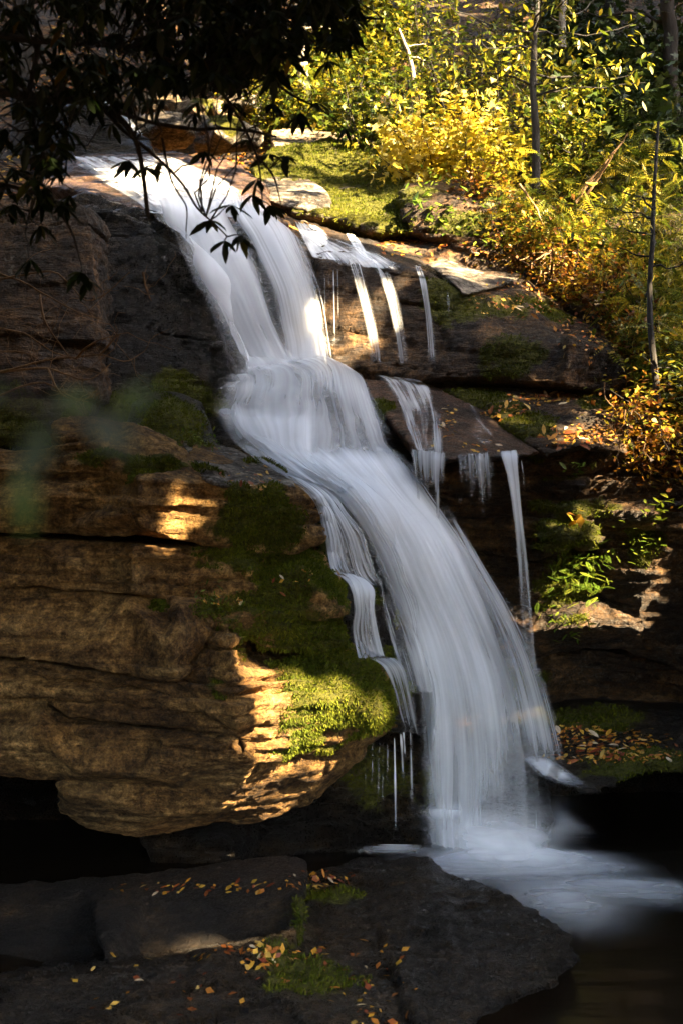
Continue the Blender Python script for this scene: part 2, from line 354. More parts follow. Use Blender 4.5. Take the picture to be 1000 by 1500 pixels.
rock('rock_layer', [(-220, 785, 8.85), (40, 790, 8.75), (150, 797, 8.7), (300, 804, 8.8), (350, 812, 8.9), (400, 806, 9.3), (440, 800, 9.6), (470, 812, 9.5), (492, 838, 9.3), (506, 868, 9.2), (508, 900, 9.2), (460, 905, 9.0), (380, 880, 8.85), (320, 884, 8.78), (240, 876, 8.7), (180, 866, 8.66), (100, 864, 8.66), (60, 856, 8.7), (-220, 848, 8.8)],
     [(100, 830, 8.64), (195, 803, 8.50), (192, 860, 8.46), (300, 840, 8.74), (360, 830, 8.84), (440, 835, 9.0), (470, 870, 8.98)], mat='ochre', back=1.2, vox=.016, amp=.012, bedT=.15, seed=23, lean=0.45, edge=.12, fine=.016, bedamp=.042,
     moss=[(460, 855, 9.05, .42, 1.3, 1.4, .9), (370, 818, 8.8, .2, 2.0, 1.3, .5), (410, 880, 8.9, .25, 1.6, 1.3, .6), (430, 808, 9.4, .4)], parent=outc)
rock('rock_layer', [(-220, 852, 8.75), (60, 862, 8.65), (100, 870, 8.62), (180, 874, 8.6), (240, 872, 8.75), (330, 880, 8.9), (440, 874, 9.2), (500, 896, 9.25), (512, 940, 9.2), (430, 950, 8.95), (380, 950, 8.8), (335, 915, 8.62), (308, 912, 8.6), (300, 950, 8.66), (262, 1000, 8.5), (200, 990, 8.5), (130, 975, 8.5), (60, 965, 8.55), (-220, 955, 8.7)],
     [(70, 920, 8.66), (262, 885, 8.42), (266, 925, 8.36), (250, 985, 8.40), (185, 880, 8.56), (130, 938, 8.60), (60, 930, 8.66), (240, 945, 8.42), (440, 905, 8.96), (380, 900, 8.82)],
     lines=[(20, 21), (21, 22)], mat='ochre', back=1.2, vox=.016, amp=.012, bedT=.16, seed=24, lean=0.5, edge=.12, fine=.016, bedamp=.042, moss=[(440, 905, 8.95, .42, 1.4, 1.4, .9), (330, 888, 8.7, .2, 2.2, 1.2, .35), (480, 930, 9.1, .35)], parent=outc)
rock('rock_layer', [(-220, 950, 8.7), (60, 972, 8.52), (100, 984, 8.48), (150, 988, 8.5), (250, 992, 8.5), (264, 985, 8.5), (303, 940, 8.52), (306, 914, 8.52), (335, 916, 8.46), (350, 935, 8.58), (368, 965, 8.66), (408, 985, 8.8), (450, 960, 9.0), (520, 955, 9.2), (560, 985, 9.3), (584, 1045, 9.35), (560, 1066, 9.3), (480, 1090, 9.1), (410, 1112, 8.86), (366, 1116, 8.56), (345, 1075, 8.46), (230, 1062, 8.5), (100, 1050, 8.55), (60, 1020, 8.55), (-220, 1010, 8.7)],
     [(180, 1000, 8.54), (230, 1010, 8.48), (335, 930, 8.34), (342, 1000, 8.28), (346, 1060, 8.28), (408, 1050, 8.72), (480, 1010, 8.92), (540, 1040, 9.1), (310, 990, 8.42), (280, 1030, 8.44), (430, 1080, 8.84)],
     lines=[(27, 28), (28, 29)], mat='ochre', back=1.3, vox=.016, amp=.012, bedT=.12, seed=25, lean=0.22, edge=.12, fine=.016, bedamp=.042,
     moss=[(490, 1015, 8.95, .42, 1.15, 1.4, .85), (440, 985, 8.85, .25, 1, 1.3, 1), (545, 1040, 9.1, .32), (330, 1010, 8.4, .13, .7, 1, 1.4), (375, 945, 8.7, .13, 1.6, 1, .6), (440, 1085, 8.85, .2, 1.6, 1.3, .7)], parent=outc)
rock('rock_layer', [(-220, 1012, 8.8), (60, 1022, 8.6), (100, 1052, 8.55), (230, 1066, 8.52), (340, 1072, 8.48), (366, 1116, 8.5), (350, 1150, 8.9), (300, 1160, 9.0), (200, 1150, 8.95), (100, 1142, 8.9), (-220, 1138, 9.0)],
     [(60, 1080, 8.5), (120, 1130, 8.6), (210, 1135, 8.62), (290, 1122, 8.6), (235, 1090, 8.46), (130, 1070, 8.6), (320, 1095, 8.36)], mat='ochre', back=1.2, vox=.018, amp=.012, bedT=.2, seed=26, lean=0.3, edge=.12, fine=.016, bedamp=.042, parent=outc)
rock('rock_layer', [(80, 1148, 8.75), (100, 1138, 8.8), (220, 1140, 8.75), (300, 1130, 8.7), (360, 1112, 8.58), (410, 1108, 8.9), (480, 1088, 9.1), (560, 1064, 9.3), (580, 1060, 9.5), (545, 1085, 9.6), (500, 1135, 9.6), (450, 1178, 9.55), (390, 1200, 9.45), (310, 1208, 9.4), (235, 1222, 9.4), (200, 1226, 9.4), (130, 1215, 9.3), (90, 1190, 9.1)],
     [(95, 1165, 8.62), (180, 1178, 8.7), (230, 1195, 8.9), (330, 1185, 8.95), (400, 1140, 8.95), (470, 1120, 9.15)], mat='ochre', back=1.2, vox=.018, amp=.012, bedT=.5, seed=27, fine=.016, bedamp=.042, moss=[(480, 1092, 9.1, .1, 2, 1, .5)], parent=outc)

# ---- wet rocks under the cascade
CA = dict(back=1.3, bedT=.3, bedamp=.04, jointW=.9, fine=.022)
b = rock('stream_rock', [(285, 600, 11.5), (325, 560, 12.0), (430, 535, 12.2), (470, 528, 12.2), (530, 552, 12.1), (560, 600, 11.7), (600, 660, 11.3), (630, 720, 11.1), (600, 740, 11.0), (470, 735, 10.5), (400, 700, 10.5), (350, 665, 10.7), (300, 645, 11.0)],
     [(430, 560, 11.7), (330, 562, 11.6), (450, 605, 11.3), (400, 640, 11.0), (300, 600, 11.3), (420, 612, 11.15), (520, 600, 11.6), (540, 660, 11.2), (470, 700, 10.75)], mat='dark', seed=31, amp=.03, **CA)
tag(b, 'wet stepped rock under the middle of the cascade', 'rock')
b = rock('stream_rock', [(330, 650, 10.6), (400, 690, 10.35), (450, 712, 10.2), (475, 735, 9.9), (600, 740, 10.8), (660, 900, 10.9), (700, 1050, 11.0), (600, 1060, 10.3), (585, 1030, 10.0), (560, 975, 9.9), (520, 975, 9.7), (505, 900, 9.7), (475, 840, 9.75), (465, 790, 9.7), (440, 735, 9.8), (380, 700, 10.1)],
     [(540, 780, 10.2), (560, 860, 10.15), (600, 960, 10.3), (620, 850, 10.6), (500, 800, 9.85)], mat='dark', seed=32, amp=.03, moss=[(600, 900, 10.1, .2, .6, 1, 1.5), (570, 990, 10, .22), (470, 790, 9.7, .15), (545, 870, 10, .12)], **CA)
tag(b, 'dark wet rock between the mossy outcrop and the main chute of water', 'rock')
b = rock('mossy_ledge', [(455, 962, 9.2), (500, 955, 9.3), (540, 970, 9.4), (575, 972, 9.6), (590, 1000, 9.6), (606, 1040, 9.6), (600, 1068, 9.65), (560, 1070, 9.6), (500, 1010, 9.3)], [(540, 1000, 9.2), (580, 1035, 9.35)], mat='dark', back=.7, seed=33, amp=.02, bedT=.12, moss=[(540, 1000, 9.3, .4)], vox=.022)
tag(b, 'green mossy ledge under the small side stream', 'ledge')

# ---- right side
b = rock('boulder', [(372, 318, 13.3), (420, 316, 13.6), (500, 340, 13.8), (600, 372, 13.8), (625, 388, 13.3), (700, 392, 13.3), (760, 405, 13.2), (800, 430, 13.1), (850, 465, 12.9), (900, 505, 12.6), (938, 552, 12.2), (932, 577, 12.0), (880, 574, 11.9), (822, 566, 11.8), (740, 560, 12.0), (640, 560, 12.1), (560, 556, 12.1), (500, 545, 12.1), (455, 530, 12.2), (455, 380, 12.6), (425, 372, 12.6)],
     [(470, 385, 12.35), (530, 392, 12.3), (620, 402, 12.3), (640, 480, 12.2), (690, 440, 12.35), (760, 440, 12.45), (700, 500, 12.05), (820, 505, 12.0), (822, 560, 11.72), (900, 518, 11.95), (925, 555, 11.85), (640, 550, 12.0), (740, 550, 11.95), (835, 502, 11.8), (550, 370, 12.9)],
     lines=[(21, 22), (22, 23), (28, 34)], mat='brown', back=1.6, seed=41, amp=.045, bedT=.33, dip=(.18, 0), bedamp=.04, fine=.020, jointW=.9, vox=.03,
     moss=[(690, 450, 12.3, .35, 1.6, 1, .5), (740, 520, 12.0, .35, 1, 1, .7), (800, 450, 12.6, .3), (640, 440, 12.3, .3, .7, 1, 1)])
tag(b, 'broad brown boulder with dry leaves on top, right of the upper fall', 'boulder')
b = rock('flat_stone', [(622, 386, 13.1), (650, 378, 13.4), (700, 396, 13.2), (760, 408, 13.0), (740, 416, 12.7), (700, 428, 12.35), (680, 432, 12.2), (660, 412, 12.3)], [(690, 410, 12.7)], mat='grey', back=.3, amp=.012, seed=42, bedamp=.01, fine=.008, vox=.02)
tag(b, 'flat pale grey stone lying on the broad brown boulder', 'stone')
b = rock('rock_slab', [(510, 542, 12.3), (560, 545, 12.3), (610, 556, 12.2), (660, 575, 12.1), (720, 605, 11.8), (765, 640, 11.4), (792, 664, 11.0), (740, 670, 10.75), (690, 668, 10.6), (650, 674, 10.5), (610, 668, 10.7), (590, 640, 10.9), (555, 600, 11.5)], [(650, 630, 11.1), (700, 640, 11.1), (590, 590, 11.6)],
     mat='slab', back=.5, seed=43, amp=.015, bedT=.5, bedamp=.01, fine=.008, vox=.022, moss=[(545, 590, 11.5, .2)])
tag(b, 'red brown wet slab with water running over it and a few leaves', 'slab')
b = rock('rock_ledge', [(610, 556, 12.2), (660, 562, 12.2), (760, 568, 12.1), (880, 584, 11.9), (932, 612, 11.6), (930, 640, 11.3), (918, 662, 11.1), (850, 655, 11.0), (800, 668, 10.9), (780, 655, 11.1), (700, 600, 11.8)], [(760, 600, 11.7), (840, 625, 11.4), (800, 590, 11.8), (850, 600, 11.65)],
     mat='brown', back=.8, seed=44, amp=.03, bedT=.2, dip=(.15, .0), bedamp=.04, vox=.024, moss=[(690, 580, 11.9, .25, 1.6, 1, .6), (775, 630, 11.4, .28), (740, 600, 11.7, .2), (870, 590, 11.8, .2)])
tag(b, 'brown rock ledge strewn with orange leaves under the broad boulder', 'ledge')
wall = empty('layered_cliff', P(800, 960, 11.8)); tag(wall, 'dark layered mossy cliff face under the leaf strewn ledge at right', 'cliff face')
beds = [
 ([(560, 676, 11.5), (800, 668, 11.3), (870, 656, 11.2), (960, 640, 11.2), (1250, 620, 10.8), (1250, 705, 10.8), (1000, 706, 11.2), (860, 702, 11.3), (760, 700, 11.45), (560, 700, 11.6)], [(870, 680, 11.1), (800, 690, 11.4)], [(870, 680, 11.1, .12, .5, 1, 2), (930, 665, 11.2, .15)]),
 ([(560, 695, 11.5), (760, 696, 11.35), (860, 696, 11.15), (1000, 700, 11.0), (1250, 700, 10.7), (1250, 742, 10.7), (1000, 740, 11.0), (860, 736, 11.15), (760, 730, 11.3), (560, 728, 11.5)], [(850, 715, 11.0)], [(800, 702, 11.2, .15, 2, 1, .4), (900, 715, 11.0, .15, .6, 1, 1.5)]),
 ([(560, 724, 11.4), (760, 733, 11.2), (860, 738, 11.0), (960, 738, 10.95), (1250, 740, 10.6), (1250, 778, 10.6), (960, 772, 10.95), (860, 763, 11.0), (760, 758, 11.25), (560, 758, 11.4)], [(850, 750, 10.92), (960, 755, 10.88)], [(820, 745, 11.0, .25, 2.5, 1, .4)]),
 ([(560, 762, 11.4), (770, 764, 11.15), (870, 770, 10.95), (878, 800, 10.95), (860, 806, 11.0), (840, 800, 11.05), (810, 812, 11.1), (780, 818, 11.2), (700, 800, 11.4), (560, 810, 11.5)], [(830, 785, 10.85), (865, 785, 10.85)], [(840, 785, 10.95, .28, 1.8, 1, .6)]),
 ([(874, 768, 11.15), (1000, 776, 11.0), (1250, 780, 10.6), (1250, 960, 10.9), (1000, 980, 11.3), (880, 940, 11.35), (862, 860, 11.3), (880, 800, 11.25)], [(930, 860, 11.1), (935, 900, 11.08), (960, 830, 11.05)], [(940, 790, 11.1, .2)]),
 ([(560, 810, 11.5), (700, 806, 11.5), (780, 820, 11.5), (860, 806, 11.4), (885, 860, 11.35), (860, 880, 11.3), (790, 888, 11.25), (700, 872, 11.35), (560, 870, 11.5)], [(840, 850, 11.25), (790, 870, 11.2)], [(840, 850, 11.3, .35)]),
 ([(560, 872, 11.5), (700, 878, 11.3), (790, 892, 11.2), (880, 880, 11.2), (960, 900, 11.1), (1000, 930, 11.2), (950, 950, 11.3), (880, 945, 11.3), (780, 960, 11.4), (700, 950, 11.4), (560, 980, 11.5)], [(860, 918, 11.05), (780, 925, 11.15), (930, 915, 11.0)], [(830, 905, 11.1, .15, 1.5, 1, .6)]),
 ([(560, 970, 11.6), (700, 955, 11.5), (880, 955, 11.6), (1000, 975, 11.5), (1250, 960, 11.2), (1250, 1040, 11.5), (1000, 1040, 11.8), (780, 1040, 11.8), (700, 1060, 11.5), (560, 1100, 11.3)], [(780, 1000, 11.6)], [(760, 1020, 11.5, .3)])]
for i, (o_, i_, m_) in enumerate(beds):
    rock('rock_layer', o_, i_, back=.9, mat='brown', seed=50 + i, edge=.10, amp=.03, bedT=.10, dip=(.06, 0), bedamp=.055, jointW=.35, fine=.026, moss=m_, vox=.02, parent=wall, wet=.1)
b = rock('boulder', [(690, 1080, 11.4), (770, 1050, 11.5), (860, 1036, 11.6), (1000, 1045, 11.4), (1250, 1040, 11.0), (1250, 1150, 9.9), (1050, 1135, 10.1), (950, 1130, 10.2), (880, 1166, 9.9), (850, 1165, 9.9), (820, 1150, 10.1), (760, 1150, 10.4), (720, 1130, 10.8)],
     [(800, 1080, 11.0), (900, 1085, 10.9), (870, 1140, 10.2), (1000, 1095, 10.7), (880, 1065, 11.25)], mat='dark', back=1.0, seed=61, amp=.04, bedT=.25, bedamp=.04, moss=[(850, 1060, 11.3, .3, 2, 1, 1), (930, 1120, 10.4, .3, 1.6, 1, 1)], vox=.03)
tag(b, 'low dark boulder covered in orange leaves beside the pool', 'boulder')
b = rock('stream_rock', [(600, 1185, 10.7), (700, 1130, 11.0), (745, 1120, 10.9), (800, 1150, 10.6), (815, 1200, 10.3), (800, 1250, 10.1), (620, 1260, 10.3)], [(690, 1190, 10.5), (740, 1160, 10.5)], mat='dark', back=.8, seed=62, amp=.04, bedT=.25, vox=.028)
tag(b, 'wet rock at the foot of the main fall seen through the falling water', 'rock')
b = rock('rock_wall', [(380, 1190, 10.2), (480, 1120, 10.3), (560, 1070, 10.5), (640, 1050, 10.7), (660, 1260, 10.4), (560, 1275, 10.2), (380, 1280, 9.9), (230, 1280, 9.8), (200, 1200, 9.9)], [(480, 1200, 10.1), (320, 1240, 9.7)], mat='dark', back=.8, seed=63, amp=.05, vox=.03, moss=[(560, 1130, 10.3, .3), (640, 1160, 10.5, .2)])
tag(b, 'dark mossy rock wall in the hollow under the outcrop', 'rock face')

# ---- foreground
b = rock('boulder', [(-200, 1330, 8.4), (60, 1315, 8.4), (130, 1308, 8.3), (220, 1298, 8.3), (300, 1292, 8.2), (420, 1290, 8.0), (445, 1310, 7.8), (445, 1350, 7.4), (430, 1420, 7.2), (300, 1450, 7.2), (200, 1470, 7.2), (-200, 1490, 7.2)],
     [(160, 1335, 7.5), (300, 1318, 7.5), (420, 1310, 7.5), (300, 1360, 7.15), (400, 1350, 7.2), (150, 1400, 7.2)], mat='dark', wet=-.4, back=.6, seed=71, amp=.03, bedT=.6, bedamp=.015, fine=.016, moss=[(420, 1310, 7.6, .22, 2, 1, .6), (230, 1330, 7.5, .2), (440, 1350, 7.4, .15)])  # dark rock colour stands in for shade along the lower border
tag(b, 'long low boulder with a sunlit patch below the outcrop', 'boulder')
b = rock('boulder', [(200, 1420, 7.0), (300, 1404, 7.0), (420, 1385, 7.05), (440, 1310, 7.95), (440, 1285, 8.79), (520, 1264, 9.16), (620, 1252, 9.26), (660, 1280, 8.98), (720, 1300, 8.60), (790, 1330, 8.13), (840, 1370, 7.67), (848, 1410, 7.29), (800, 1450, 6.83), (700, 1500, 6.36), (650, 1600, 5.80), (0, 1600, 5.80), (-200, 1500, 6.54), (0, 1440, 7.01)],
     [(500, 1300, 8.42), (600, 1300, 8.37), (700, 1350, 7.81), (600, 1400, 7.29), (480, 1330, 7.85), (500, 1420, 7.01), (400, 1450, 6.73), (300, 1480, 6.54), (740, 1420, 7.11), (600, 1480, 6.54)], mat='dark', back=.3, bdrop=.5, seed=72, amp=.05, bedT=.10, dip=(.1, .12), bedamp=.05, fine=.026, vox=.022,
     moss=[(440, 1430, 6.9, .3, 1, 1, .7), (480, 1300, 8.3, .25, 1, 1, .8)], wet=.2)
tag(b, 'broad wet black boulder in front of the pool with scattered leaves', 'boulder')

# ---- top
b = rock('boulder', [(585, 285, 14.2), (600, 268, 14.6), (680, 262, 14.6), (740, 285, 14.4), (775, 330, 13.9), (785, 365, 13.6), (740, 376, 13.5), (690, 372, 13.5), (650, 350, 13.6), (600, 335, 13.8)], [(650, 315, 13.75), (720, 325, 13.65), (660, 290, 14.0)],
     mat='brown', back=1, seed=81, amp=.05, bedT=.16, dip=(.12, 0), bedamp=.06, moss=[(680, 330, 13.7, .3, 2, 1, .5), (610, 290, 14.2, .25)], vox=.028)
tag(b, 'dark layered boulder jutting out beneath the yellow bush', 'boulder')
b = rock('rock_bank', [(370, 250, 15.6), (400, 215, 16.2), (480, 205, 16.6), (560, 225, 16.2), (592, 250, 15.4), (588, 290, 14.6), (600, 340, 13.9), (540, 335, 13.8), (490, 318, 13.9), (430, 312, 13.9), (385, 300, 14.2), (375, 275, 14.8)], [(450, 250, 15.3), (520, 270, 15.0), (560, 310, 14.3), (480, 290, 14.5)],
     mat='grey', back=1, seed=82, amp=.07, bedT=.3, bedamp=.05, moss=[(520, 240, 15.8, 1.1), (480, 285, 14.7, .8), (560, 310, 14.3, .7), (560, 250, 15, .7)], mossup=.8, vox=.032)
tag(b, 'sunlit bank of rock covered in bright green moss above the fall', 'rock bank')
b = rock('flat_rock', [(385, 265, 14.9), (410, 256, 15.2), (450, 262, 15.0), (480, 280, 14.5), (486, 305, 14.0), (450, 308, 13.9), (410, 300, 13.95), (385, 290, 14.1)], [(440, 285, 14.2)], mat='grey', back=.4, seed=83, amp=.02, bedamp=.01, fine=.012, vox=.024)
tag(b, 'smooth grey rock slab beside the stream at the lip of the fall', 'slab')
b = rock('flat_rock', [(400, 215, 16.6), (395, 190, 17.4), (450, 188, 17.6), (520, 200, 17.4), (590, 222, 16.9), (570, 236, 16.3), (500, 226, 16.3), (440, 220, 16.4)], [(500, 212, 16.7)], mat='pale', back=.5, seed=84, amp=.02, bedamp=.015, fine=.012, vox=.03)
tag(b, 'flat tan rock shelf in full sun in front of the yellow bush', 'slab')
b = rock('stream_rock', [(60, 240, 15.2), (130, 228, 15.6), (250, 222, 15.6), (340, 240, 15.2), (390, 270, 14.4), (400, 300, 13.6), (425, 330, 13.0), (430, 372, 12.7), (380, 325, 12.65), (300, 328, 12.6), (212, 314, 12.6), (130, 285, 12.9), (60, 270, 13.5)], [(200, 260, 14.0), (300, 275, 13.7), (350, 300, 13.1), (240, 295, 13.1)],
     mat='slab', back=.8, bdrop=.3, seed=85, amp=.04, bedT=.12, bedamp=.03, vox=.03)
tag(b, 'brown stream bed slab at the lip of the upper fall', 'slab')
b = rock('boulder', [(30, 230, 16.2), (60, 170, 16.8), (100, 140, 17.0), (150, 150, 17.0), (180, 180, 16.8), (215, 205, 16.5), (220, 225, 16.0), (120, 235, 15.8)], [(110, 185, 16.2)], mat='dark', back=1, seed=86, amp=.06, vox=.035)
tag(b, 'dark rounded boulder beside the small upstream cascade', 'boulder')
for i, (px, py, Y, w, h) in enumerate([(250, 185, 17.5, 60, 22), (300, 165, 18.5, 50, 20), (345, 150, 18.6, 36, 18), (270, 140, 19.5, 34, 14), (225, 160, 18.6, 40, 30), (330, 195, 17.0, 50, 18), (400, 165, 18.8, 30, 16)]):
    a = np.linspace(0, 2 * math.pi, 11)[:-1]; rr = 1 + .18 * np.sin(a * 3 + i * 1.7)
    b = rock('boulder', [(px + w * r_ * math.cos(t), py - h * r_ * math.sin(t), Y + .15) for t, r_ in zip(a, rr)], [(px - w * .3, py - h * .1, Y - .35), (px + w * .35, py, Y - .3)], mat=['grey', 'pale', 'grey'][i % 3], back=.6, seed=90 + i, amp=.08, vox=.035, smooth=6, moss=[(px, py - h, Y, .25)] if i % 2 else ())
    tag(b, ['mossy grey boulder left of the upstream boulder pile', 'sunlit tan boulder in the upstream pile behind the leaves', 'small grey boulder on the leafy bank upstream', 'mossy far boulder highest of the upstream pile', 'pale tall boulder right beside the upstream cascade', 'low mossy grey boulder nearest to the flat mossy bank', 'grey boulder under the pale birch trunk'][i], 'boulder')
def rocks_bvh():
    V = []; F = []; b0 = 0
    for o, co, fc, ms, nr in ROCKS:
        if not isinstance(fc, list): V.append(co); F.append(fc + b0); b0 += len(co)
    return BVHTree.FromPolygons(np.concatenate(V).tolist(), np.concatenate(F).tolist())
BV0 = rocks_bvh(); EYE = Vector((0, 0, 2.4))
def lay(G, mode, gap=.035):
    """let a sheet of water lie on the rock under it: 'on' follows the surface, 'front' only keeps it from sinking in"""
    nv, nu, _ = G.shape; q = np.ones((nv, nu))
    for i in range(nv):
        for j in range(nu):
            d = Vector(G[i, j]) - EYE; L = d.length; h = BV0.ray_cast(EYE, d / L, L + 1.2)
            if h[0] is None: continue
            r = (h[3] - gap) / L
            if r < 1 or (mode == 'on' and h[3] < L + .45): q[i, j] = r
    if mode == 'front':
        for _ in range(3): p = np.pad(q, 1, mode='edge'); q = np.minimum.reduce([p[1:-1, 1:-1], p[:-2, 1:-1], p[2:, 1:-1], p[1:-1, :-2], p[1:-1, 2:]])
    for _ in range(14 if mode == 'front' else 5):
        p = np.pad(q, 1, mode='edge'); q = (p[:-2, 1:-1] + p[2:, 1:-1] + p[1:-1, :-2] + p[1:-1, 2:] + 2 * q) / 6
    e = np.array(EYE); return e + (G - e) * q[..., None]
# ------------------------------------------------------------------ water
def water_mat(name, su, sv, lo, hi, dens, col=(.80, .83, .88), base=0.0, trans=.25):
    m, nt, ns, lk = newmat(name)
    uv = N(nt, 'ShaderNodeUVMap', uv_map='uv').outputs[0]
    a = noise(nt, uv, 1, 3, .55, (su, sv, 1), .15); b = noise(nt, uv, 1, 2, .5, (su * 3.3, sv * .6, 1)); c = noise(nt, uv, 1, 2, .5, (su * .22, sv * .9, 1))
    s = mathn(nt, 'ADD', mathn(nt, 'MULTIPLY', a, .5), mathn(nt, 'ADD', mathn(nt, 'MULTIPLY', b, .18), mathn(nt, 'MULTIPLY', c, .42)))
    at = N(nt, 'ShaderNodeAttribute', attribute_name='dens').outputs['Fac']
    # density shifts the threshold, so thin water breaks into separate threads
    sh = mathn(nt, 'ADD', s, mathn(nt, 'MULTIPLY', mathn(nt, 'SUBTRACT', at, .5), .55))
    al = fr(nt, sh, lo, hi, 0, 1); al = mathn(nt, 'MULTIPLY', al, dens); al = mathn(nt, 'MULTIPLY', al, fr(nt, at, 0, .25))
    al = mathn(nt, 'MAXIMUM', al, mathn(nt, 'MULTIPLY', at, base))
    d = N(nt, 'ShaderNodeBsdfDiffuse', Color=(*col, 1)); t = N(nt, 'ShaderNodeBsdfTranslucent', Color=(*col, 1)); mx = N(nt, 'ShaderNodeMixShader', Fac=trans)
    lk.new(d.outputs[0], mx.inputs[1]); lk.new(t.outputs[0], mx.inputs[2])
    tr = N(nt, 'ShaderNodeBsdfTransparent'); m2 = N(nt, 'ShaderNodeMixShader'); lk.new(al, m2.inputs[0]); lk.new(tr.outputs[0], m2.inputs[1]); lk.new(mx.outputs[0], m2.inputs[2])
    o = N(nt, 'ShaderNodeOutputMaterial'); lk.new(m2.outputs[0], o.inputs[0]); return m
M['fall'] = water_mat('silky_water', 10, .30, .42, .86, .80, col=(.92, .955, 1.0), trans=.35)
M['soft'] = water_mat('soft_water', 3.5, .3, .30, .95, .72, col=(.92, .955, 1.0), trans=.35)
M['thread'] = water_mat('thread_water', 26, .35, .48, .76, .66, col=(.92, .955, 1.0), trans=.35)
M['film'] = water_mat('thin_water_film', 22, 1.2, .52, .80, .75, col=(.92, .955, 1.0))

def cr(P4, t):
    a, b, c, d = P4; return .5 * ((2 * b) + (c - a) * t + (2 * a - 5 * b + 4 * c - d) * t * t + (3 * b - a - 3 * c + d) * t ** 3)
def resamp(A, n):
    """A (k, ...) -> (n, ...) catmull-rom"""
    k = len(A)
    if k == 2: t = np.linspace(0, 1, n).reshape(-1, *([1] * (A.ndim - 1))); return A[0] * (1 - t) + A[1] * t
    X = np.concatenate((2 * A[:1] - A[1:2], A, 2 * A[-1:] - A[-2:-1])); out = []
    for s in np.linspace(0, k - 1 - 1e-9, n):
        i = int(s); out.append(cr(X[i:i + 4], s - i))
    return np.array(out)

def sheet(name, rows, mat, dens=None, ef=(.15, .15), vf=(.06, .04), nu=60, nv=110, ripple=.008, layers=1, off=.06, parent=None, uvoff=0, seed=0, patch=.6, snap=None, ragged=0.):
    """rows: cross sections top to bottom, each a list of (px,py,Y); dens: one value (or list across) per row"""
    A = np.array([[tuple(P(*p)) for p in r] for r in rows]); K = len(rows)
    if dens is None: dens = [1.] * K
    Dn = np.array([np.interp(np.linspace(0, 1, 9), np.linspace(0, 1, len(d)), d) if isinstance(d, (list, tuple)) else np.full(9, d) for d in dens], dtype=float)
    G = resamp(A, nv); G = np.swapaxes(resamp(np.swapaxes(G, 0, 1), nu), 0, 1)
    if snap: G = lay(G, snap)
    Dg = np.array([np.interp(np.linspace(0, K - 1, nv), np.arange(K), Dn[:, j]) for j in range(9)]).T
    u = np.linspace(0, 1, nu); Dg = np.array([np.interp(u, np.linspace(0, 1, 9), r) for r in Dg])
    v = np.linspace(0, 1, nv)
    if patch:
        wd = np.linalg.norm(G[:, -1] - G[:, 0], axis=1).mean(); ll = np.linalg.norm(G[-1, nu // 2] - G[0, nu // 2]); uu, vv = np.meshgrid(u * wd, v * ll)
        Dg = Dg * (1 + patch * fbm(np.stack((uu.ravel() * 3.2, vv.ravel() * .9, uu.ravel() * 0 + seed * 3.1), 1), 3, seed + 9).reshape(Dg.shape))
    def sm(t): t = np.clip(t, 0, 1); return t * t * (3 - 2 * t)
    Dg = Dg * (sm(u / ef[0]) if ef[0] else 1) * (sm((1 - u) / ef[1]) if ef[1] else 1)
    Dg = Dg * ((sm(v / vf[0]) if vf[0] else 1 + 0 * v) * (sm((1 - v) / vf[1]) if vf[1] else 1 + 0 * v))[:, None]
    if ragged:
        hn = fbm(np.stack((u * nu * .45, u * 0 + seed, u * 0), 1), 2, seed + 40); en = 1 - ragged * (.5 + .9 * hn); Dg = Dg * sm((en[None] - v[:, None]) / .55 + .35)
    wid = np.linalg.norm(G[:, -1] - G[:, 0], axis=1).mean(); seg = np.linalg.norm(np.diff(G[:, nu // 2], axis=0), axis=1); L = np.concatenate(([0], np.cumsum(seg)))
    du = np.gradient(G, axis=1); dv = np.gradient(G, axis=0); nr = np.cross(du, dv); nr /= np.linalg.norm(nr, axis=2)[..., None] + 1e-9
    nr = np.where((nr[..., 1] > 0)[..., None], -nr, nr)
    out = []
    for l in range(layers):
        U, Vv = np.meshgrid(u * wid, L)
        rp = fbm(np.stack((U.ravel() * 9, Vv.ravel() * .5, U.ravel() * 0 + seed + l * 5), 1), 3, seed).reshape(U.shape) + .5 * fbm(np.stack((U.ravel() * 26, Vv.ravel() * .8, U.ravel() * 0 + l), 1), 2, seed + 4).reshape(U.shape)
        W_ = G + nr * (off * l + ripple * rp)[..., None]
        ix = np.arange(nu * nv).reshape(nv, nu); F = np.stack((ix[:-1, :-1].ravel(), ix[1:, :-1].ravel(), ix[1:, 1:].ravel(), ix[:-1, 1:].ravel()), 1)
        me = mk_mesh(name, W_.reshape(-1, 3), F); vattr(me, 'dens', Dg.ravel())
        setuv(me, np.stack((U.ravel() + uvoff + l * 3.7, Vv.ravel()), 1))
        o = add(name, me, M[mat] if isinstance(mat, str) else M[mat[l]], parent); out.append(o)
    return out

wf = empty('waterfall', P(700, 1250, 10)); tag(wf, 'silky white main waterfall tumbling from the lip to the pool', 'waterfall')
# stream over the lip
sheet('stream', [[(90, 236, 15.3), (240, 232, 15.5)], [(118, 252, 14.6), (300, 252, 15)], [(150, 272, 13.6), (350, 278, 13.9)], [(185, 292, 12.9), (372, 300, 13.2)], [(212, 311, 12.5), (384, 320, 12.5)]], ('fall', 'film'), dens=[.55, .55, .7, .8, 1], ef=(.1, .15), vf=(.1, 0), off=.07, layers=2, parent=wf, seed=1, snap='on')
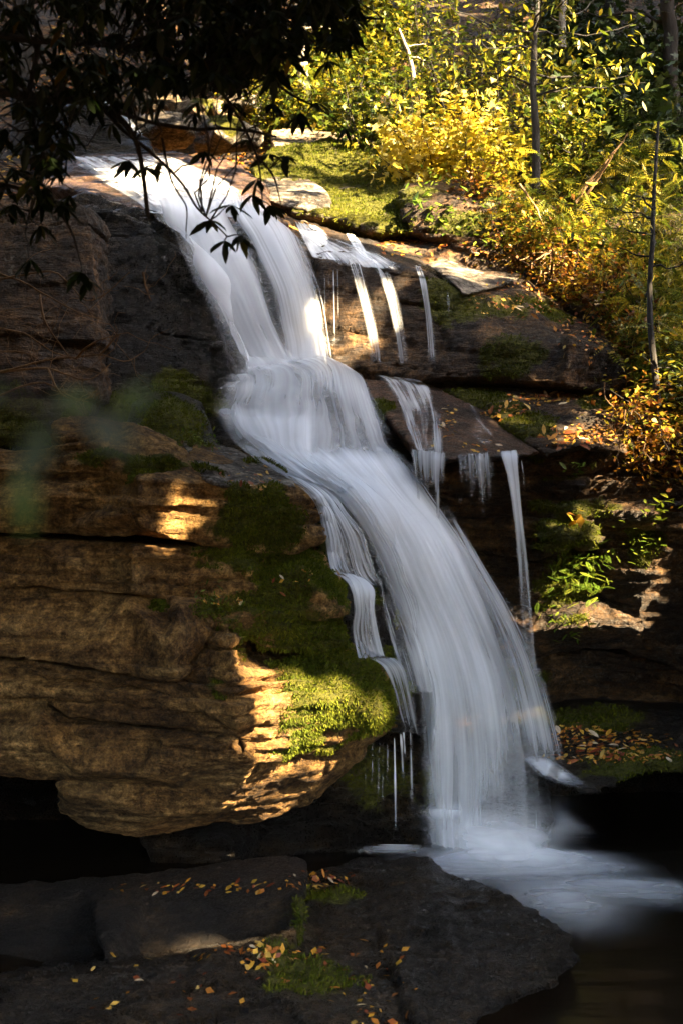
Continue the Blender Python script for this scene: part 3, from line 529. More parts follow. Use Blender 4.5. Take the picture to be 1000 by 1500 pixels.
# upper curtains
sheet('curtain', [[(185, 292, 12.85), (290, 300, 13.0), (345, 305, 13.0)], [(212, 309, 12.42), (285, 322, 12.35), (345, 330, 12.4)], [(226, 345, 12.3), (310, 360, 12.15), (372, 385, 12.2)], [(258, 420, 12.15), (345, 430, 12.0), (402, 450, 12.0)], [(296, 500, 12.05), (375, 500, 11.9), (425, 515, 11.9)], [(330, 572, 11.9), (400, 560, 11.75), (445, 552, 11.8)]],
      ('fall', 'thread', 'soft'), dens=[(.4, .7, .7), (.45, .9, .9), (.32, .75, 1.0), (.26, .62, 1.0), (.26, .6, .95), (.35, .75, .9)], ef=(.30, .25), vf=(.1, .06), layers=3, off=.05, parent=wf, snap='front', seed=2, nu=90)
sheet('curtain', [[(318, 296, 13.1), (372, 296, 13.2), (400, 325, 13)], [(332, 328, 12.4), (376, 320, 12.45), (425, 365, 12.4)], [(352, 365, 12.2), (405, 352, 12.2), (450, 385, 12.25)], [(380, 430, 12.05), (440, 430, 12.05), (464, 440, 12.2)], [(398, 490, 12.0), (455, 500, 11.95), (470, 500, 12.1)], [(408, 555, 11.85), (462, 545, 11.8), (474, 540, 12.0)]],
      ('fall', 'soft', 'thread'), dens=[(.5, .6, .4), (.6, .9, .6), (.45, .95, .55), (.4, .9, .4), (.45, .9, .36), (.6, .9, .5)], ef=(.25, .3), vf=(.1, .06), layers=3, off=.05, parent=wf, snap='front', seed=3, nu=80)
# stepped cascade
sheet('cascade', [[(322, 560, 11.9), (400, 550, 11.95), (440, 530, 12.0), (520, 552, 12.0)], [(310, 568, 11.45), (430, 562, 11.5), (485, 548, 11.7), (548, 585, 11.6)], [(296, 596, 11.25), (430, 600, 11.3), (500, 590, 11.4), (562, 620, 11.4)], [(305, 622, 11.0), (430, 640, 11.05), (510, 635, 11.2), (580, 655, 11.3)], [(338, 652, 10.6), (430, 676, 10.7), (520, 680, 10.9), (605, 690, 11.1)], [(395, 686, 10.4), (460, 708, 10.35), (540, 715, 10.5), (625, 735, 10.9)], [(430, 706, 10.15), (490, 735, 10.15), (570, 760, 10.4), (650, 790, 10.8)]],
      ('soft', 'fall', 'fall'), dens=[(.6, .7, .7, .5), (.55, .5, .6, .7), (.5, .42, .42, .72), (.7, .7, .36, .75), (.5, .8, .32, .85), (.7, .9, .75, .9), (.5, 1., 1, .7)], ef=(.14, .18), vf=(.04, .08), layers=3, off=.05, ripple=.014, parent=wf, snap='front', seed=4, nu=100, nv=110)
sheet('cascade', [[(300, 582, 11.7), (325, 562, 11.75), (430, 557, 11.8)], [(320, 564, 11.45), (380, 566, 11.4), (460, 562, 11.4)], [(330, 572, 11.36), (390, 578, 11.32), (480, 580, 11.3)], [(335, 592, 11.34), (400, 600, 11.28), (500, 610, 11.28)]], 'soft', dens=[.2, 1, .7, .2], ef=(.2, .3), vf=(.2, .4), ripple=.010, parent=wf, snap='front', seed=5)
sheet('cascade', [[(306, 595, 11.35), (350, 596, 11.4), (430, 606, 11.3)], [(304, 601, 11.12), (360, 604, 11.1), (450, 630, 11.0)], [(312, 614, 11.0), (370, 616, 10.98), (460, 648, 10.9)], [(320, 632, 10.95), (380, 650, 10.8), (470, 690, 10.7)]], 'soft', dens=[.2, .95, .6, .25], ef=(.25, .3), vf=(.2, .3), ripple=.010, parent=wf, snap='front', seed=6)
sheet('cascade', [[(440, 528, 11.9), (530, 545, 11.9)], [(425, 540, 11.7), (560, 590, 11.5)], [(450, 548, 11.55), (585, 640, 11.2)], [(478, 575, 11.4), (610, 690, 10.95)]], 'soft', dens=[.3, .95, .7, .3], ef=(.2, .3), vf=(.2, .4), parent=wf, snap='front', seed=21)
sheet('cascade', [[(330, 640, 10.9), (470, 660, 10.9), (540, 640, 11.2)], [(345, 655, 10.6), (470, 690, 10.5), (560, 700, 10.8)], [(400, 700, 10.2), (500, 730, 10.25), (600, 740, 10.6)]], 'soft', dens=[.2, .95, .5], ef=(.1, .3), vf=(.3, .3), parent=wf, snap='front', seed=22)
# main chute
sheet('chute', [[(395, 676, 10.5), (500, 655, 10.8), (590, 660, 11.2)], [(445, 705, 10.25), (530, 700, 10.55), (615, 705, 11.0)], [(490, 740, 10.2), (570, 750, 10.45), (655, 770, 10.85)], [(525, 800, 10.15), (610, 800, 10.4), (695, 840, 10.75)], [(556, 870, 10.15), (645, 870, 10.35), (730, 920, 10.65)], [(585, 950, 10.1), (680, 950, 10.3), (757, 1000, 10.55)], [(602, 1030, 10.05), (705, 1030, 10.2), (785, 1080, 10.4)], [(608, 1120, 10.0), (718, 1120, 10.1), (800, 1160, 10.25)], [(612, 1190, 9.98), (722, 1190, 10.0), (812, 1210, 10.1)], [(616, 1250, 9.95), (726, 1252, 9.95), (822, 1248, 9.95)]],
      ('soft', 'fall', 'thread', 'fall'), dens=[(.3, .8, .9, .6, .3), (.6, 1, 1, .8, .4), (.55, 1, 1.15, .9, .45), (.4, .8, 1.2, .9, .4), (.45, .8, 1.1, .75, .3), (.7, .9, .9, .6, .28), (.6, .68, .8, .62, .4), (.54, .46, .58, .52, .42), (.5, .42, .5, .5, .42), (.6, .7, .7, .5, .3)], ef=(.16, .35), vf=(.12, .03), layers=4, off=.045, ripple=.014, parent=wf, snap='front', seed=7, nu=120, nv=150)
sheet('side_spray', [[(600, 690, 10.9), (650, 720, 10.95)], [(650, 790, 10.6), (715, 840, 10.7)], [(690, 870, 10.4), (770, 930, 10.5)], [(720, 960, 10.2), (815, 1020, 10.35)], [(740, 1060, 10.05), (845, 1120, 10.2)], [(750, 1150, 9.95), (860, 1200, 10.0)]], ('thread', 'thread'), dens=[.5, .62, .6, .56, .5, .4], ef=(.35, .5), vf=(.2, .25), layers=2, off=.06, parent=wf, seed=19, nu=90)
sheet('side_spray', [[(640, 780, 10.8), (690, 800, 10.9)], [(680, 860, 10.6), (750, 900, 10.7)], [(720, 960, 10.4), (785, 1000, 10.5)], [(750, 1080, 10.2), (825, 1110, 10.3)], [(775, 1180, 10.0), (860, 1200, 10.1)]], 'thread', dens=[.4, .45, .4, .36, .2], ef=(.3, .5), vf=(.2, .3), parent=wf, seed=9)
# small tributary left: curling threads over the wet rock
sheet('side_stream', [[(400, 690, 10.3), (470, 712, 10.2)], [(440, 715, 10.0), (500, 735, 10.0)], [(462, 742, 9.62), (516, 760, 9.8)], [(470, 780, 9.58), (545, 790, 9.8)], [(478, 830, 9.58), (570, 850, 9.85)], [(490, 842, 9.5), (600, 880, 9.9)]], ('film', 'film'), dens=[.7, .75, .72, .62, .6, .4], ef=(.08, .2), vf=(.1, .1), layers=2, off=.025, ripple=.010, parent=wf, snap='front', seed=10)
sheet('side_stream', [[(484, 836, 9.6), (530, 846, 9.75)], [(508, 856, 9.42), (548, 866, 9.55)], [(516, 890, 9.38), (548, 895, 9.5)], [(512, 925, 9.38), (556, 930, 9.5)], [(522, 972, 9.4), (566, 968, 9.5)]], ('film', 'thread'), dens=[.8, 1, .75, .7, .8], ef=(.12, .12), vf=(.1, .05), layers=2, off=.02, parent=wf, snap='front', seed=11)
sheet('side_stream', [[(530, 962, 9.3), (580, 960, 9.6)], [(556, 976, 9.2), (596, 978, 9.4)], [(572, 1010, 9.2), (604, 1010, 9.4)], [(582, 1050, 9.3), (612, 1050, 9.5)], [(590, 1075, 9.5), (618, 1080, 9.7)]], 'thread', dens=[.6, .7, .55, .6, .5], parent=wf, snap='front', seed=12)
sheet('side_stream', [[(545, 830, 10.0), (590, 820, 10.1)], [(552, 880, 9.98), (610, 880, 10.05)], [(570, 950, 9.95), (640, 950, 10)], [(595, 1020, 9.9), (650, 1020, 9.95)]], 'film', dens=[.55, .65, .7, .7], ef=(.1, .4), parent=wf, snap='front', seed=13)

def drip(px0, px1, py0, py1, Y0, Y1, w0, w1, dens, group, label, sd, mat='thread', lean=None):
    rows = []; n = 6
    for i in range(n):
        t = i / (n - 1); x = px0 + (px1 - px0) * (1 - (1 - t) ** 1.7); y = py0 + (py1 - py0) * t; Y = Y0 + (Y1 - Y0) * t ** .6; w = w0 * .55 + (w1 * 1.1 - w0 * .55) * t + .12 * w0 * math.sin(t * 9 + sd)
        rows.append([(x - w, y, Y), (x + w, y + 2, Y)])
    o = sheet('water_thread', rows, mat, dens=[dens * .72 * (1 - .35 * i / 5) * (1 + .25 * math.sin(i * 2.3 + sd)) for i in range(6)], ef=(.45, .45), vf=(.12, .5), nu=14, nv=60, ripple=.006, seed=sd, uvoff=sd * 1.31)[0]
    tag(o, label, 'trickle', group); return o
GA = 'water trickles over the broad boulder'; GB = 'water curtains under the red slab'; GC = 'drips under the mossy outcrop'
fans = [([[(486, 352, 13.1), (530, 356, 13.1)], [(494, 372, 12.5), (534, 378, 12.5)], [(502, 388, 12.2), (540, 392, 12.2)], [(520, 440, 12.08), (550, 444, 12.08)], [(534, 500, 12.02), (562, 502, 12.02)], [(538, 552, 11.98), (572, 556, 11.98)]], [.3, .5, .75, .72, .7, .6], 'left bright fan of trickling water beside the gold patch'),
 ([[(522, 362, 13.0), (566, 366, 13.0)], [(536, 384, 12.5), (574, 390, 12.5)], [(546, 402, 12.2), (582, 406, 12.2)], [(560, 440, 12.08), (592, 444, 12.08)], [(572, 500, 12.02), (602, 502, 12.02)], [(576, 552, 11.98), (612, 556, 11.98)]], [.3, .5, .72, .7, .68, .6], 'second bright fan of trickling water on the broad boulder'),
 ([[(598, 380, 12.9), (618, 382, 12.9)], [(606, 400, 12.4), (624, 402, 12.4)], [(610, 416, 12.15), (628, 418, 12.15)], [(618, 470, 12.05), (636, 472, 12.05)], [(620, 550, 11.98), (646, 552, 11.98)]], [.2, .4, .6, .58, .5], 'lone thin trickle under the flat grey stone'),
 ([[(648, 420, 12.3), (662, 422, 12.3)], [(650, 445, 12.1), (664, 447, 12.1)], [(651, 500, 12.05), (666, 502, 12.05)]], [.3, .5, .2], 'short faint trickle below the flat grey stone')]
for i, (rw, dn, lb) in enumerate(fans):
    o = sheet('water_thread', rw, 'thread', dens=[x * .85 + .1 for x in dn], ef=(.4, .4), vf=(.1, .12), nu=30, nv=70, ripple=.006,  snap='front', seed=100 + i, uvoff=i * 2.3)[0]; tag(o, lb, 'trickle', GA)
for i, (a, y0, y1) in enumerate([(468, 378, 560), (475, 380, 520), (481, 380, 550), (488, 384, 540), (494, 384, 500)]):
    drip(a, a + 2, y0, y1, 12.25, 12.15, 2.2, 3, .85, 'hair thin drips beside the upper curtain', ['first', 'second', 'third', 'fourth', 'fifth'][i] + ' hair thin drip counted from the upper curtain rightwards', 110 + i)
sheets_small = [
 ([[(420, 318, 13.5), (470, 330, 13.5)], [(428, 335, 13.2), (488, 345, 13.2)], [(440, 358, 12.9), (495, 368, 12.9)], [(448, 378, 12.6), (512, 385, 12.6)]], 'film', [.6, .85, .85, .7], 'small fan of water sliding over the ledge right of the lip'),
 ([[(502, 340, 13.6), (520, 342, 13.6)], [(508, 352, 13.3), (532, 356, 13.3)], [(520, 370, 12.9), (548, 378, 12.9)], [(540, 384, 12.6), (575, 392, 12.6)]], 'film', [.8, .9, .85, .6], 'tiny waterfall between dry leaves above the trickles'),
 ([[(505, 543, 11.9), (640, 556, 11.95)], [(540, 552, 11.75), (650, 572, 11.75)], [(570, 592, 11.25), (655, 600, 11.3)], [(588, 630, 10.85), (656, 640, 10.8)], [(602, 664, 10.5), (656, 674, 10.42)]], 'film', [.6, .72, .66, .64, .7], 'thin white water streaking down the left side of the red slab'),
 ([[(655, 585, 11.7), (700, 590, 11.6)], [(668, 620, 11.2), (730, 625, 11.2)], [(690, 650, 10.75), (762, 655, 10.75)]], 'film', [.4, .42, .4], 'faint film of water on the right of the red slab')]
sheets_small += [([[(420, 335, 13.2), (500, 350, 13.3)], [(440, 355, 12.9), (560, 368, 12.9)], [(455, 372, 12.5), (600, 386, 12.5)], [(462, 386, 12.3), (620, 400, 12.3)]], 'film', [.5, .75, .85, .5], 'water gliding along the lip above the trickles'),
 ([[(590, 655, 10.75), (665, 662, 10.7)], [(592, 668, 10.5), (662, 676, 10.45)], [(598, 720, 10.42), (660, 725, 10.4)], [(606, 850, 10.4), (666, 855, 10.4)]], 'thread', [.5, .62, .6, .55], 'curtain of threads falling from the left half of the red slab'),
 ([[(660, 664, 10.55), (730, 660, 10.7)], [(660, 676, 10.45), (730, 672, 10.5)], [(664, 730, 10.42), (734, 730, 10.45)], [(668, 850, 10.4), (742, 850, 10.4)]], 'thread', [.3, .54, .54, .5], 'sparse veil of threads between the slab curtain and the right ribbon')]
for i, (rw, mt, dn, lb) in enumerate(sheets_small):
    o = sheet('water_film', rw, mt, dens=dn, ripple=.01, ef=(.25, .3), patch=.4 if mt == 'film' else .5, vf=(.08, .05) if mt == 'film' else (.1, .6), ragged=0, snap='on' if mt == 'film' else 'front', seed=130 + i, nu=50, nv=60)[0]; tag(o, lb, 'water')
for i, (a, b_, y0, y1, w, d, lb) in enumerate([(606, 614, 668, 770, 5, .8, 'left thin curtain falling from the left end of the red slab'), (620, 626, 670, 720, 4, .55, 'short curtain between the two threads at the left end of the slab'), (641, 640, 670, 830, 6, 1.1, 'long bright thread of water falling from the red slab corner'), (654, 645, 672, 790, 3, .6, 'thin thread just right of the slab corner thread'),
      (664, 665, 674, 780, 3, .5, 'faint thread left of centre under the red slab'), (674, 675, 672, 770, 3, .7, 'middle thin thread under the red slab'), (700, 700, 670, 720, 5, .45, 'short faint curtain left of the right hand ribbon'), (715, 722, 668, 760, 5, .5, 'thin curtain touching the right hand ribbon'), (632, 634, 670, 740, 5, .7, 'broken thread between the short curtain and the slab corner thread'), (600, 606, 664, 750, 3, .8, 'outermost left thread where the slab meets the main chute'), (762, 768, 668, 730, 3, .8, 'thin thread on the right edge of the right hand ribbon')]):
    drip(a, b_, y0, y1, 10.6, 10.5, w * .8, w, d, GB, lb, 140 + i, 'thread' if d < 1 else 'fall')
o = sheet('water_ribbon', [[(722, 660, 10.95), (768, 660, 10.95)], [(727, 669, 10.6), (764, 668, 10.6)], [(738, 700, 10.5), (764, 705, 10.5)], [(748, 760, 10.42), (768, 760, 10.42)], [(752, 820, 10.38), (776, 820, 10.38)], [(756, 900, 10.35), (784, 900, 10.35)], [(762, 1000, 10.3), (792, 1000, 10.3)], [(768, 1080, 10.3), (800, 1080, 10.3)]], ('fall', 'thread'), dens=[.3, .95, .85, .75, .6, .45, .4, .35], ef=(.3, .3), vf=(.1, .2), layers=2, off=.02, ripple=.012, nu=40, seed=150)[0]
o2_ = bpy.data.objects['water_ribbon.001']; o2_.name = 'ribbon_veil'; mw = o2_.location - o.location; o2_.parent = o; o2_.location = mw
tag(o, 'narrow ribbon of water dropping from the right edge of the red slab', 'waterfall')
for i, (a, b_, y0, y1, w, d) in enumerate([(600, 603, 1055, 1245, 4, .6), (577, 579, 1070, 1246, 2.5, 1.1), (568, 566, 1075, 1210, 2.5, .6), (586, 590, 1068, 1160, 4, .7), (590, 593, 1068, 1120, 3, .7), (556, 553, 1080, 1200, 2, .4), (545, 545, 1080, 1180, 2, .35), (560, 560, 1090, 1245, 2, .35), (536, 534, 1090, 1210, 2, .3)]):
    drip(a, b_, y0, y1, 9.45, 9.45, w * 1.3, w * 1.2, d * 1.3 + .25, GC, ['widest drip next to the main fall under the mossy ledge', 'brightest long drip straight down from the mossy ledge', 'drip just left of the brightest long one', 'short forked drip right under the mossy ledge', 'shortest drip under the mossy ledge corner', 'faint drip in the dark hollow, near the bright ones', 'faint drip in the middle of the dark hollow', 'long faint drip behind the bright ones', 'leftmost faint drip in the dark hollow'][i], 160 + i, 'fall')
# upstream cascade
o = sheet('upstream_cascade', [[(95, 95, 19.8), (125, 90, 19.8)], [(100, 130, 19.2), (140, 125, 19.2)], [(112, 165, 18.4), (165, 150, 18.6)], [(130, 190, 17.6), (195, 180, 17.8)], [(150, 210, 17.0), (220, 205, 17.0)]], ('soft', 'fall'), dens=[.7, .9, 1, 1.1, 1], ef=(.2, .2), layers=2, ripple=.04, seed=170)[0]
tag(o, 'small white cascade upstream behind the dark leaves', 'waterfall'); o2_ = bpy.data.objects['upstream_cascade.001']; o2_.name = 'cascade_veil'; mw = o2_.location - o.location; o2_.parent = o; o2_.location = mw

# pool
def pool_mat():
    m, nt, ns, lk = newmat('pool_water')
    pos = N(nt, 'ShaderNodeNewGeometry').outputs['Position']
    bs = N(nt, 'ShaderNodeBsdfPrincipled', Roughness=.22); bs.inputs['Base Color'].default_value = (.012, .009, .006, 1); bs.inputs['IOR'].default_value = 1.33
    bp = N(nt, 'ShaderNodeBump', Strength=.35, Distance=.05); lk.new(noise(nt, pos, 1, 4, .5, (1.2, 3.5, 1)), bp.inputs['Height']); lk.new(bp.outputs[0], bs.inputs['Normal'])
    o = N(nt, 'ShaderNodeOutputMaterial'); lk.new(bs.outputs[0], o.inputs[0]); return m
M['pool'] = pool_mat()
pu = np.linspace(-5, 6, 60); pv = np.linspace(2.2, 12.6, 60); PU, PV = np.meshgrid(pu, pv); ix = np.arange(3600).reshape(60, 60)
pz = .01 * fbm(np.stack((PU.ravel(), PV.ravel() * 2, PU.ravel() * 0), 1), 3, 5)
me = mk_mesh('pool', np.stack((PU.ravel(), PV.ravel(), pz), 1), np.stack((ix[:-1, :-1].ravel(), ix[:-1, 1:].ravel(), ix[1:, 1:].ravel(), ix[1:, :-1].ravel()), 1))
o = add('pool', me, M['pool'], origin=(0, 8, 0)); tag(o, 'dark still pool at the foot of the waterfall', kind='structure')
# foam
def foam_mat():
    m, nt, ns, lk = newmat('foam')
    uv = N(nt, 'ShaderNodeUVMap', uv_map='uv').outputs[0]
    a = noise(nt, uv, 1, 3, .5, (2.2, 7, 1), .6)
    at = N(nt, 'ShaderNodeAttribute', attribute_name='dens').outputs['Fac']
    al = mathn(nt, 'MULTIPLY', at, fr(nt, mathn(nt, 'ADD', a, mathn(nt, 'MULTIPLY', at, .5)), .3, .85)); 
    d = N(nt, 'ShaderNodeBsdfDiffuse', Color=(.8, .83, .88, 1)); tr = N(nt, 'ShaderNodeBsdfTransparent'); m2 = N(nt, 'ShaderNodeMixShader')
    lk.new(al, m2.inputs[0]); lk.new(tr.outputs[0], m2.inputs[1]); lk.new(d.outputs[0], m2.inputs[2])
    o = N(nt, 'ShaderNodeOutputMaterial'); lk.new(m2.outputs[0], o.inputs[0]); return m
M['foam'] = foam_mat()
def foam(cx, cy, rx, ry, h, dens, seed, label, rot=0, name='foam', z0=.02, layers=4, pw=1.3):
    root = empty(name, (cx, cy, z0)); tag(root, label, 'foam')
    for l in range(layers):
        n = 48; a = np.linspace(-1, 1, n); A, B = np.meshgrid(a, a); r = np.sqrt(A * A + B * B); k = 1 - l / layers * .5
        th = np.arctan2(B, A); rw = r * (1 + .22 * fbm(np.stack((np.cos(th) * 1.3, np.sin(th) * 1.3, th * 0 + seed), -1).reshape(-1, 3), 3, seed).reshape(r.shape))
        t = np.clip(1 - rw, 0, 1); prof = t * t * (3 - 2 * t)
        x = A * rx * k; y = B * ry * k; X = x * math.cos(rot) - y * math.sin(rot) + cx; Y = x * math.sin(rot) + y * math.cos(rot) + cy
        Z = z0 + prof * h * (1 + l) / layers + .012 * l + .25 * h * prof * fbm(np.stack((X * 2.2, Y * 2.2, X * 0 + l), -1).reshape(-1, 3), 3, seed).reshape(r.shape)
        ix = np.arange(n * n).reshape(n, n)
        me = mk_mesh('foam_layer', np.stack((X, Y, Z), -1).reshape(-1, 3), np.stack((ix[:-1, :-1].ravel(), ix[:-1, 1:].ravel(), ix[1:, 1:].ravel(), ix[1:, :-1].ravel()), 1))
        vattr(me, 'dens', (dens * prof ** pw).ravel()); setuv(me, np.stack((x.ravel() + l * 2, y.ravel()), 1)); add('foam_layer', me, M['foam'], root)
foam(1.15, 9.6, 1.05, .66, .07, .95, 1, 'dense white foam where the main fall meets the pool', layers=6, pw=.9)
foam(1.75, 9.0, 1.1, .55, .02, .55, 2, 'thin foam drifting right across the dark pool', rot=-.15)
foam(1.35, 8.7, .6, .9, .02, .5, 3, 'soft foam trailing toward the front of the pool', rot=.3)
foam(.35, 9.62, .45, .10, .015, .7, 4, 'thin strip of foam under the long drips', z0=.12)
for rw, dn, lb in [([[(604, 1178, 10.1), (690, 1170, 10.2)], [(600, 1190, 9.95), (700, 1186, 10.0)], [(612, 1225, 9.93), (690, 1225, 9.98)]], [.3, .8, .1], 'splash of white water on the rock step inside the fall, left'),
                   ([[(740, 1100, 10.5), (790, 1095, 10.6)], [(765, 1120, 10.0), (815, 1112, 10.1)], [(790, 1140, 9.85), (850, 1138, 9.9)], [(830, 1160, 9.8), (900, 1165, 9.8)]], [.2, .6, .6, .1], 'white water sliding off the leafy boulder beside the fall'),
                   ([[(780, 1180, 10.0), (830, 1180, 10.1)], [(795, 1205, 9.85), (850, 1200, 9.9)], [(800, 1240, 9.7), (900, 1230, 9.75)]], [.1, .4, .1], 'small white rapid entering the pool right of the fall')]:
    o = sheet('splash', rw, 'foam', dens=dn, ef=(.4, .4), vf=(.3, .4), patch=1.0, snap='on', seed=210 + len(lb), nu=30, nv=40)[0]; tag(o, lb, 'splash')
sheet('mist', [[(600, 1130, 9.6), (850, 1130, 9.7)], [(590, 1200, 9.5), (870, 1200, 9.6)], [(610, 1250, 9.3), (900, 1260, 9.4)], [(640, 1310, 8.9), (930, 1310, 9.0)]], 'foam', dens=[.05, .35, .75, .3], ef=(.45, .5), vf=(.4, .4), patch=.2, parent=wf, seed=201)
sheet('mist', [[(620, 1170, 9.4), (800, 1170, 9.5)], [(610, 1225, 9.3), (840, 1225, 9.4)], [(650, 1290, 9.05), (880, 1290, 9.1)]], 'foam', dens=[.05, .6, .5], ef=(.45, .5), vf=(.4, .4), patch=.2, parent=wf, seed=203)
# ------------------------------------------------------------------ leaves and wood
def leaf_mat(name, cols, trans=.45, rough=.45, spec=.4):
    m, nt, ns, lk = newmat(name)
    at = N(nt, 'ShaderNodeAttribute', attribute_name='tint').outputs['Fac']; col = ramp(nt, at, cols)
    pos = N(nt, 'ShaderNodeNewGeometry').outputs['Position']
    col = mixc(nt, .5, col, ramp(nt, noise(nt, pos, 40, 4, .7), [(.35, (.45, .45, .4)), (.65, (1.3, 1.3, 1.2))]), 'MULTIPLY')
    bs = N(nt, 'ShaderNodeBsdfPrincipled', Roughness=rough); bs.inputs['Specular IOR Level'].default_value = spec; lk.new(col, bs.inputs['Base Color'])
    t = N(nt, 'ShaderNodeBsdfTranslucent'); lk.new(col, t.inputs[0]); mx = N(nt, 'ShaderNodeMixShader', Fac=trans)
    lk.new(bs.outputs[0], mx.inputs[1]); lk.new(t.outputs[0], mx.inputs[2]); o = N(nt, 'ShaderNodeOutputMaterial'); lk.new(mx.outputs[0], o.inputs[0]); return m
def bark_mat(name, a, b, sc=(6, 6, 1.2)):
    m, nt, ns, lk = newmat(name); pos = N(nt, 'ShaderNodeNewGeometry').outputs['Position']
    n1 = noise(nt, pos, 3, 8, .7, sc); col = ramp(nt, n1, [(.35, a), (.65, b)])
    bs = N(nt, 'ShaderNodeBsdfPrincipled', Roughness=.85); lk.new(col, bs.inputs['Base Color'])
    bp = N(nt, 'ShaderNodeBump', Strength=.8, Distance=.03); lk.new(n1, bp.inputs['Height']); lk.new(bp.outputs[0], bs.inputs['Normal'])
    o = N(nt, 'ShaderNodeOutputMaterial'); lk.new(bs.outputs[0], o.inputs[0]); return m
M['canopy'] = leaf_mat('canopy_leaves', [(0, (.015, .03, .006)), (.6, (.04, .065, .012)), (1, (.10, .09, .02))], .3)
M['green'] = leaf_mat('green_leaves', [(0, (.02, .045, .006)), (.5, (.085, .11, .010)), (.85, (.24, .21, .015)), (1, (.44, .33, .03))])
M['yellow'] = leaf_mat('yellow_leaves', [(0, (.14, .15, .01)), (.4, (.36, .30, .02)), (.8, (.58, .44, .04)), (1, (.78, .70, .30))], .5)  # palest stop puts white sun highlights into the leaf colour
M['autumn'] = leaf_mat('autumn_leaves', [(0, (.05, .02, .006)), (.35, (.17, .06, .01)), (.6, (.32, .15, .015)), (.8, (.36, .26, .02)), (1, (.12, .15, .015))])
M['rhodo'] = leaf_mat('rhododendron_leaves', [(0, (.004, .008, .002)), (.7, (.010, .020, .004)), (.93, (.03, .05, .010)), (1, (.22, .14, .015))], .25, .5, .2)  # near black green puts the vignette into the leaf colour
M['fern'] = leaf_mat('fern_leaves', [(0, (.04, .075, .008)), (.6, (.10, .17, .015)), (1, (.22, .26, .03))])
M['litter'] = leaf_mat('fallen_leaves', [(0, (.16, .025, .008)), (.2, (.30, .09, .015)), (.45, (.50, .22, .02)), (.7, (.60, .36, .04)), (.88, (.50, .36, .16)), (1, (.62, .52, .40))], .15, .5)
M['moss'] = leaf_mat('moss_tufts', [(0, (.03, .045, .004)), (.5, (.085, .105, .008)), (1, (.17, .17, .015))], .3, .8, .1)
M['bark'] = bark_mat('dark_bark', (.006, .005, .004), (.024, .019, .014))
M['pale_bark'] = bark_mat('pale_bark', (.12, .10, .08), (.42, .38, .32), (4, 4, 4))
M['twig'] = bark_mat('tan_twig', (.12, .065, .025), (.30, .18, .08))

def T(v, f): return np.array(v, float), np.array(f)
ELL = T([(0, 0, 0), (.13, .25, .03), (.17, .55, .04), (.10, .82, .02), (0, 1, -.04), (-.10, .82, .02), (-.17, .55, .04), (-.13, .25, .03), (0, .25, 0), (0, .55, 0), (0, .82, -.01)],
        [(0, 1, 8), (8, 1, 2), (8, 2, 9), (9, 2, 3), (9, 3, 10), (10, 3, 4), (0, 8, 7), (7, 8, 9), (7, 9, 6), (6, 9, 10), (6, 10, 5), (5, 10, 4)])
DIA = T([(0, 0, 0), (.28, .45, .05), (0, 1, 0), (-.28, .45, .05)], [(0, 1, 2), (0, 2, 3)])
def maple():
    pts = [(0, 0, 0)]; 
    for a, r in [(-150, .25), (-120, .55), (-95, .33), (-62, .78), (-35, .42), (-12, .62), (0, 1.0), (12, .62), (35, .42), (62, .78), (95, .33), (120, .55), (150, .25)]:
        pts.append((r * math.sin(R(a)), r * math.cos(R(a)), .08 * math.sin(a * .13) - .06 * r))
    n = len(pts) - 1; return T(pts, [(0, i + 1, i) for i in range(1, n)] + [(0, 1, n)])
MAP = maple()
def frond(n=9, w=.20, droop=.25):
    V = []; F = []
    for i in range(n):
        t = i / n; y = t; z = -droop * t * t; L = w * math.sin(math.pi * (t * .8 + .16)); b = .055
        for s in (-1, 1):
            k = len(V); V += [(0, y, z), (s * L * .5, y + b + .02, z + .012), (s * L, y + .07, z - .02), (s * L * .5, y - .012, z)]; F += [(k, k + 1, k + 2), (k, k + 2, k + 3)]
    return T(V, F)
FRO = frond(); FRO2 = frond(12, .16, .15)
CLU = T([(0, 0, 0), (.5, .3, .1), (.15, 1, .0), (-.45, .55, .12), (-.2, -.3, -.1), (.35, -.35, .1)], [(0, 1, 2), (0, 2, 3), (0, 3, 4), (0, 4, 5)])

def frames(d, up=None, jit=.4):
    """rotation matrices whose y column is d and z column near up"""
    d = d / (np.linalg.norm(d, axis=1, keepdims=True) + 1e-9); n = len(d)
    u = np.tile((0, 0, 1.), (n, 1)) if up is None else up
    u = u + rng.normal(0, jit, (n, 3)); z = u - (u * d).sum(1, keepdims=True) * d; z /= np.linalg.norm(z, axis=1, keepdims=True) + 1e-9
    x = np.cross(d, z); return np.stack((x, d, z), 2)
def scatter(name, tpl, pos, Rm, sc, mat, tint=None, parent=None, kind=None, origin=None, wjit=.25):
    V, F = tpl; n = len(pos); sc = np.broadcast_to(sc, (n,)); wv = np.stack((1 + rng.normal(0, wjit, n), np.ones(n), rng.normal(1, .6, n)), 1)
    A = np.einsum('nij,nkj->nki', Rm, V[None] * wv[:, None] * sc[:, None, None]) + pos[:, None]
    Fa = F[None] + (np.arange(n) * len(V))[:, None, None]
    me = mk_mesh(name, A.reshape(-1, 3), Fa.reshape(-1, F.shape[1]), smooth=False)
    vattr(me, 'tint', np.repeat(rng.random(n) if tint is None else tint, len(V)))
    o = add(name, me, M[mat], parent, origin)
    if kind: o['kind'] = kind
    return o
